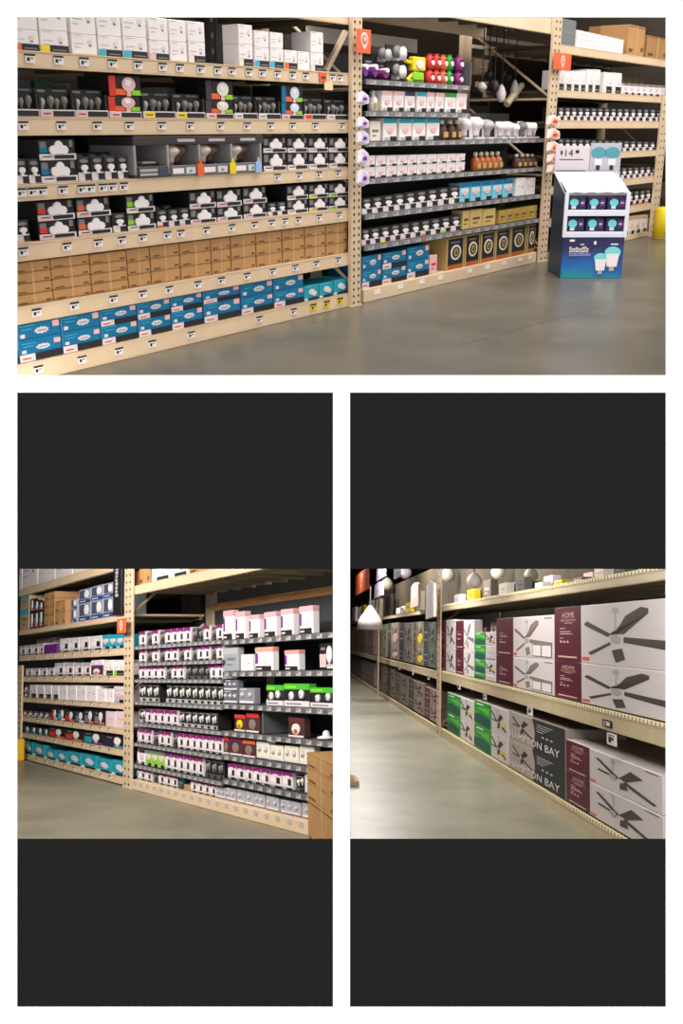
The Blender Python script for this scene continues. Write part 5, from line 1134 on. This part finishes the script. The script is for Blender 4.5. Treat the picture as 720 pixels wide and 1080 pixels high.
while xs < 715:
    wd_ = random.uniform(3, 5)+(xs-370)*.03; dk = 668-(xs-300)*.171
    tp = dk-random.uniform(6, 22) if xs < 560 else dk-random.uniform(4, 16)
    A.lim = UL[0 if xs < 398 else 1 if xs < 462 else 2]
    put(A, xs, xs+wd_*.85, tp, HU+.040, .12+.12*(i % 2), .1, k_box, 'lamp_carton', 'carton', ['pale', 'grey', 'brown', 'lilac', 'dark', 'pink', 'yellow', 'black', 'cream', 'taupe'][i*3 % 10]+' small carton', W, G, body=cols[i*3 % 10], mark=cols[(i*3+3) % 10])
    xs += wd_; i += 1
for i, (x, y0, y1, m, ds) in enumerate(((401, 598, 608, LILAC, 'upper lilac pack hanging beside the far post'), (398.5, 616, 628, LILAC, 'lower lilac pack hanging beside the far post'), (419, 598, 607, mat((170, 170, 190)), 'grey lilac pack hanging at the picture top'), (437, 616, 640, mat((180, 150, 140)), 'pinkish pack hanging over the upper beam'), (453, 614, 652, OFFW, 'long white pack hanging on the near post'))):
    a, h1 = A.sh(x-4, y0, -.2); b_, h0 = A.sh(x+4, y1, -.2)
    W_, H_ = b_-a, h1-h0; mb = MB(); mb.prism([(0, 0), (W_, H_*.04), (W_*.96, H_*.9), (W_*.5, H_), (W_*.04, H_*.88)], 0, .05, m); mb.rect(W_*.2, W_*.8, H_*.4, H_*.6, OFFW, -.004); mb.bar((W_*.5, .02, H_*.98), (W_*.5, .09, H_*1.02), .01, GREYM)
    o = mb.build('hanging_pack', None, A.mw(a, -.2, h0)); tag(o, ds+', lower-right view', 'hanging pack', 'packs hanging over the rack, lower-right view')
sign(A, 375, 388.5, 607.5, 621, -.3, 'orange aisle sign with a white pin above the far shelves, lower-right view')
a, h0 = A.sh(390, 664, -.5); mb = MB(); mb.lathe(0, 0, 0, [(.35, 0), (.30, .25), (.12, .5), (.03, .62)], mat((214, 206, 200), .3), 14); mb.bar((0, 0, .6), (0, 0, 1.1), .015, GREYM); o = mb.build('bell_lamp', None, A.mw(a, -.5, h0)); tag(o, 'pale bell-shaped lamp hanging in front of the far fan boxes, lower-right view', 'lamp')
# background of the far upper aisle
for i, (x, y, r_, m) in enumerate(((408, 616, .22, CREAM), (427, 603, .2, WHITE), (472, 606, .16, GLASSY), (500, 612, .14, OFFW), (525, 603, .12, CREAM), (560, 606, .1, GLASSY))):
    a, hc = A.sh(x, y, .72); root = empty('pendant_lamp', A.mw(a, .72, hc)); tag(root, 'glass pendant lamp above the upper deck, '+['nearest the far post', 'second by the far post', 'just right of the near post', 'over the maroon boxes', 'over the green stack', 'over the pale brown fan boxes'][i]+', '+V, 'lamp', 'pendant lamps over the upper deck')
    mb = MB(); mb.lathe(0, 0, -r_, [(r_*.3, 0), (r_*.85, r_*.4), (r_, r_), (r_*.7, r_*1.6), (r_*.2, r_*2)], m, 14); part(mb, 'shade', root, A, a, .72, hc)
    mb = MB(); mb.bar((0, 0, r_), (0, 0, r_+.7), .012, BLACK); mb.lathe(0, 0, r_+.66, [(.1, 0), (.1, .04)], BLACK, 12); part(mb, 'cord', root, A, a, .72, hc)
mb = MB(); mb.cbox(0, .5, 0, .35, 0, .06, mat((180, 150, 130)), .01); mb.box(.05, .45, .05, .3, -.0, .07, KRAFT)
a, w_ = A.floor(366.5, 823); mb.v = [(x*1, y, z) for x, y, z in mb.v]
a2, w2 = A.floor(376.5, 823); o = mb.build('wooden_pallet', None, A.mw(a2-.0, w2-.36, 0, 0)); tag(o, 'corner of a low wooden pallet at the left edge of the aisle, lower-right view', 'pallet')

# =================================================================== the display wall and the rooms behind its openings
def at(px, py, Y): return ((px-CX)/F*Y, Y, CH-(py-CY)/F*Y)
def wall_piece(name, x0, y0, x1, y1, Y, t_, m):
    a, b = at(x0, y1, Y), at(x1, y0, Y); mb = MB(); mb.box(a[0], b[0], Y, Y+t_, a[2], b[2], m); return structure(mb.build(name))
WALLM = mat((246, 246, 246), .9, spec=0.0); PAN = mat((34, 34, 34), .9, spec=0.0)
XL, XR, YT, YB = -220, 940, -220, 1300
mb = MB()
for x0, y0, x1, y1 in ((XL, YT, XR, 18), (XL, 18, 18, YB), (702, 18, XR, YB), (18, 395.6, 702, 414), (351, 414, 369, 1062), (18, 1062, 351, YB), (351, 1062, 702, YB)):
    a, b = at(x0, y1, WALL_Y), at(x1, y0, WALL_Y); mb.box(a[0], b[0], WALL_Y, WALL_Y+.006, a[2], b[2], WALLM)
structure(mb.build('wall_front'))
def panel(name, x0, x1):
    mb = MB()
    for y0, y1 in ((410, 600), (885, 1066)):
        a, b = at(x0, y1, WALL_Y+.0065), at(x1, y0, WALL_Y+.0065); mb.box(a[0], b[0], WALL_Y+.0065, WALL_Y+.013, a[2], b[2], PAN)
    o = structure(mb.build(name)); return o
panel('wall_panel_left', 14, 355); panel('wall_panel_right', 365, 706)
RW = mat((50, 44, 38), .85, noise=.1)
def room(tag_, x0, x1, y1, z0, z1, m, Y0=WALL_Y+.05, skip=()):
    pcs = {'wall_back_'+tag_: (x0, x1, y1, y1+.1, z0, z1), 'wall_left_'+tag_: (x0-.04, x0, Y0, y1, z0, z1), 'wall_right_'+tag_: (x1, x1+.04, Y0, y1, z0, z1), 'ceiling_'+tag_: (x0, x1, Y0, y1, z1, z1+.03)}
    for n_, b in pcs.items():
        if n_ in skip: continue
        mb = MB(); mb.box(*b, m); structure(mb.build(n_))
SLAB = CH+.56
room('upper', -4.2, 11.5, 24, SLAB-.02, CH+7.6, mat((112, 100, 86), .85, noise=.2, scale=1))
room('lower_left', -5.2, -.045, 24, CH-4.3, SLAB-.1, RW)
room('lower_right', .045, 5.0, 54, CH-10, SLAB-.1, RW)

def floor_mat(base, rough, tint):
    m = bpy.data.materials.new('polished_concrete'); m.use_nodes = True; nt = m.node_tree; b = nt.nodes['Principled BSDF']
    tc = nt.nodes.new('ShaderNodeTexCoord')
    def noise(scale, det): n = nt.nodes.new('ShaderNodeTexNoise'); n.inputs['Scale'].default_value = scale; n.inputs['Detail'].default_value = det; n.inputs['Roughness'].default_value = .65; nt.links.new(tc.outputs['Object'], n.inputs['Vector']); return n
    n1, n2 = noise(.9, 6), noise(14, 4)
    ad = nt.nodes.new('ShaderNodeMath'); ad.operation = 'MULTIPLY_ADD'; ad.inputs[1].default_value = .25; nt.links.new(n2.outputs['Fac'], ad.inputs[0]); nt.links.new(n1.outputs['Fac'], ad.inputs[2])
    cr = nt.nodes.new('ShaderNodeValToRGB'); nt.links.new(ad.outputs[0], cr.inputs['Fac']); e = cr.color_ramp.elements
    e[0].position = .35; e[1].position = .85
    e[0].color = tuple(lin(c*.86) for c in base)+(1,); e[1].color = tuple(lin(min(255, c*1.12)) for c in tint)+(1,)
    nt.links.new(cr.outputs['Color'], b.inputs['Base Color'])
    b.inputs['Roughness'].default_value = rough; b.inputs['Specular IOR Level'].default_value = .35
    return m
def floor_poly(ai, pts, name, m, joints=()):
    v = [ai.floor(px, py) for px, py in pts]; mb = MB()
    n = len(v); vs = [(a, w, 0) for a, w in v]+[(a, w, -.02) for a, w in v]
    mb.faces(vs, [tuple(range(n)), tuple(range(2*n-1, n-1, -1))]+[(i, i+n, (i+1) % n+n, (i+1) % n) for i in range(n)], m)
    for (p, q) in joints:
        a = Vector(ai.floor(*p)); b = Vector(ai.floor(*q)); d = (b-a).normalized(); nn = Vector((-d.y, d.x))*.004
        mb.faces([(*(a-nn), .001), (*(b-nn), .001), (*(b+nn), .001), (*(a+nn), .001)], [(0, 1, 2, 3)], mat((84, 79, 70), .6))
    return structure(mb.build(name, None, ai.mw(0, 0, 0)))
FT = floor_mat((90, 86, 77), .3, (102, 98, 88))
floor_poly(TOP, ((-30, 425), (745, 425), (745, 205), (690, 190), (-30, 300)), 'floor_upper', FT, (((478, 366), (632, 324)),))
FB = floor_mat((122, 116, 98), .35, (134, 128, 110))
floor_poly(BL, ((0, 940), (358.5, 940), (358.5, 800), (0, 765)), 'floor_lower_left', FB, ())
FR = floor_mat((138, 134, 116), .3, (150, 146, 128))
floor_poly(BR, ((362, 985), (745, 985), (745, 800), (420, 700), (362, 690)), 'floor_lower_right', FR)

# ------------------------------------------------------------------ light
def area(name, loc, target, sx, sy, power, col=(1, .96, .9), spread=math.pi):
    l = bpy.data.lights.new(name, 'AREA'); l.shape = 'RECTANGLE'; l.size = sx; l.size_y = sy; l.energy = power; l.color = col; l.spread = spread
    o = bpy.data.objects.new(name, l); COL.objects.link(o); o.location = loc
    d = Vector(target)-Vector(loc); o.rotation_euler = d.to_track_quat('-Z', 'Y').to_euler(); return o
area('ceiling_lamp_upper_front', (0, 6.3, CH+6.6), (0.2, 10, CH+1.2), 5, 1.4, 270)
area('ceiling_lamp_upper_mid', (3.6, 8.5, CH+7.0), (3.0, 12, CH+1.5), 5, 1.4, 245)
area('ceiling_lamp_upper_far', (7.5, 12.5, CH+7.2), (6.5, 15, CH+2), 5, 1.4, 250)
area('ceiling_lamp_next_aisle', TOP.at(4.2, 2.6, 4.2), TOP.at(4.2, 1.5, 2.0), 3, .5, 90)  # added fill light, brightens the dark gap behind the middle bay
def lamp(ai, name, s_, w_, h_, ts, tw, th_, sx, sy, p): return area(name, ai.at(s_, w_, h_), ai.at(ts, tw, th_), sx, sy, p)
area('ceiling_lamp_lower_left', (-1.3, 5.75, SLAB-.16), (-1.6, 9.5, CH-1.9), 2.0, .5, 150)
area('ceiling_lamp_lower_left_mid', (-2.9, 7.2, SLAB-.16), (-2.6, 11.5, CH-1.8), 2.4, .6, 250)
area('ceiling_lamp_lower_left_far', (-4.2, 9.6, SLAB-.16), (-4.0, 14, CH-1.9), 1.6, .6, 240)
area('ceiling_lamp_lower_right', (.9, 5.8, SLAB-.16), (1.9, 9, CH-1.6), 1.4, .6, 150)
for i, (s_, p) in enumerate(((-1.5, 95), (-6, 150), (-11, 210), (-17, 280), (-24, 350), (-31, 350))):
    if i < 4: lamp(BR, 'ceiling_lamp_upper_deck_%s' % ['near', 'second', 'third', 'fourth'][i], s_-1, -.5, 3.25+max(0, -s_-4)*.07, s_-1, .8, 2.3, .3, 2.0, p*.3)  # unseen fill lights added to brighten the goods on the upper deck
    lamp(BR, 'ceiling_lamp_lower_right_%s' % ['near', 'second', 'third', 'fourth', 'fifth', 'sixth'][i], s_, -1.45, 3.05+max(0, -s_-4)*.07, s_-.3, -.3, .8, .5, 2.2, p*(1+max(0, -s_-4)*.04))
w = bpy.data.worlds.new('world'); sc.world = w; w.use_nodes = True
w.node_tree.nodes['Background'].inputs['Color'].default_value = (1, 1, 1, 1); w.node_tree.nodes['Background'].inputs['Strength'].default_value = 1.2

finish_labels()
vs = sc.view_settings; sc.display_settings.display_device = 'sRGB'
vs.view_transform = 'Standard'; vs.look = 'None'; vs.exposure = 0; vs.gamma = 1; vs.use_curve_mapping = False
try:
    sc.cycles.use_denoising = True; sc.cycles.max_bounces = 6; sc.cycles.sample_clamp_indirect = 6
except Exception: pass
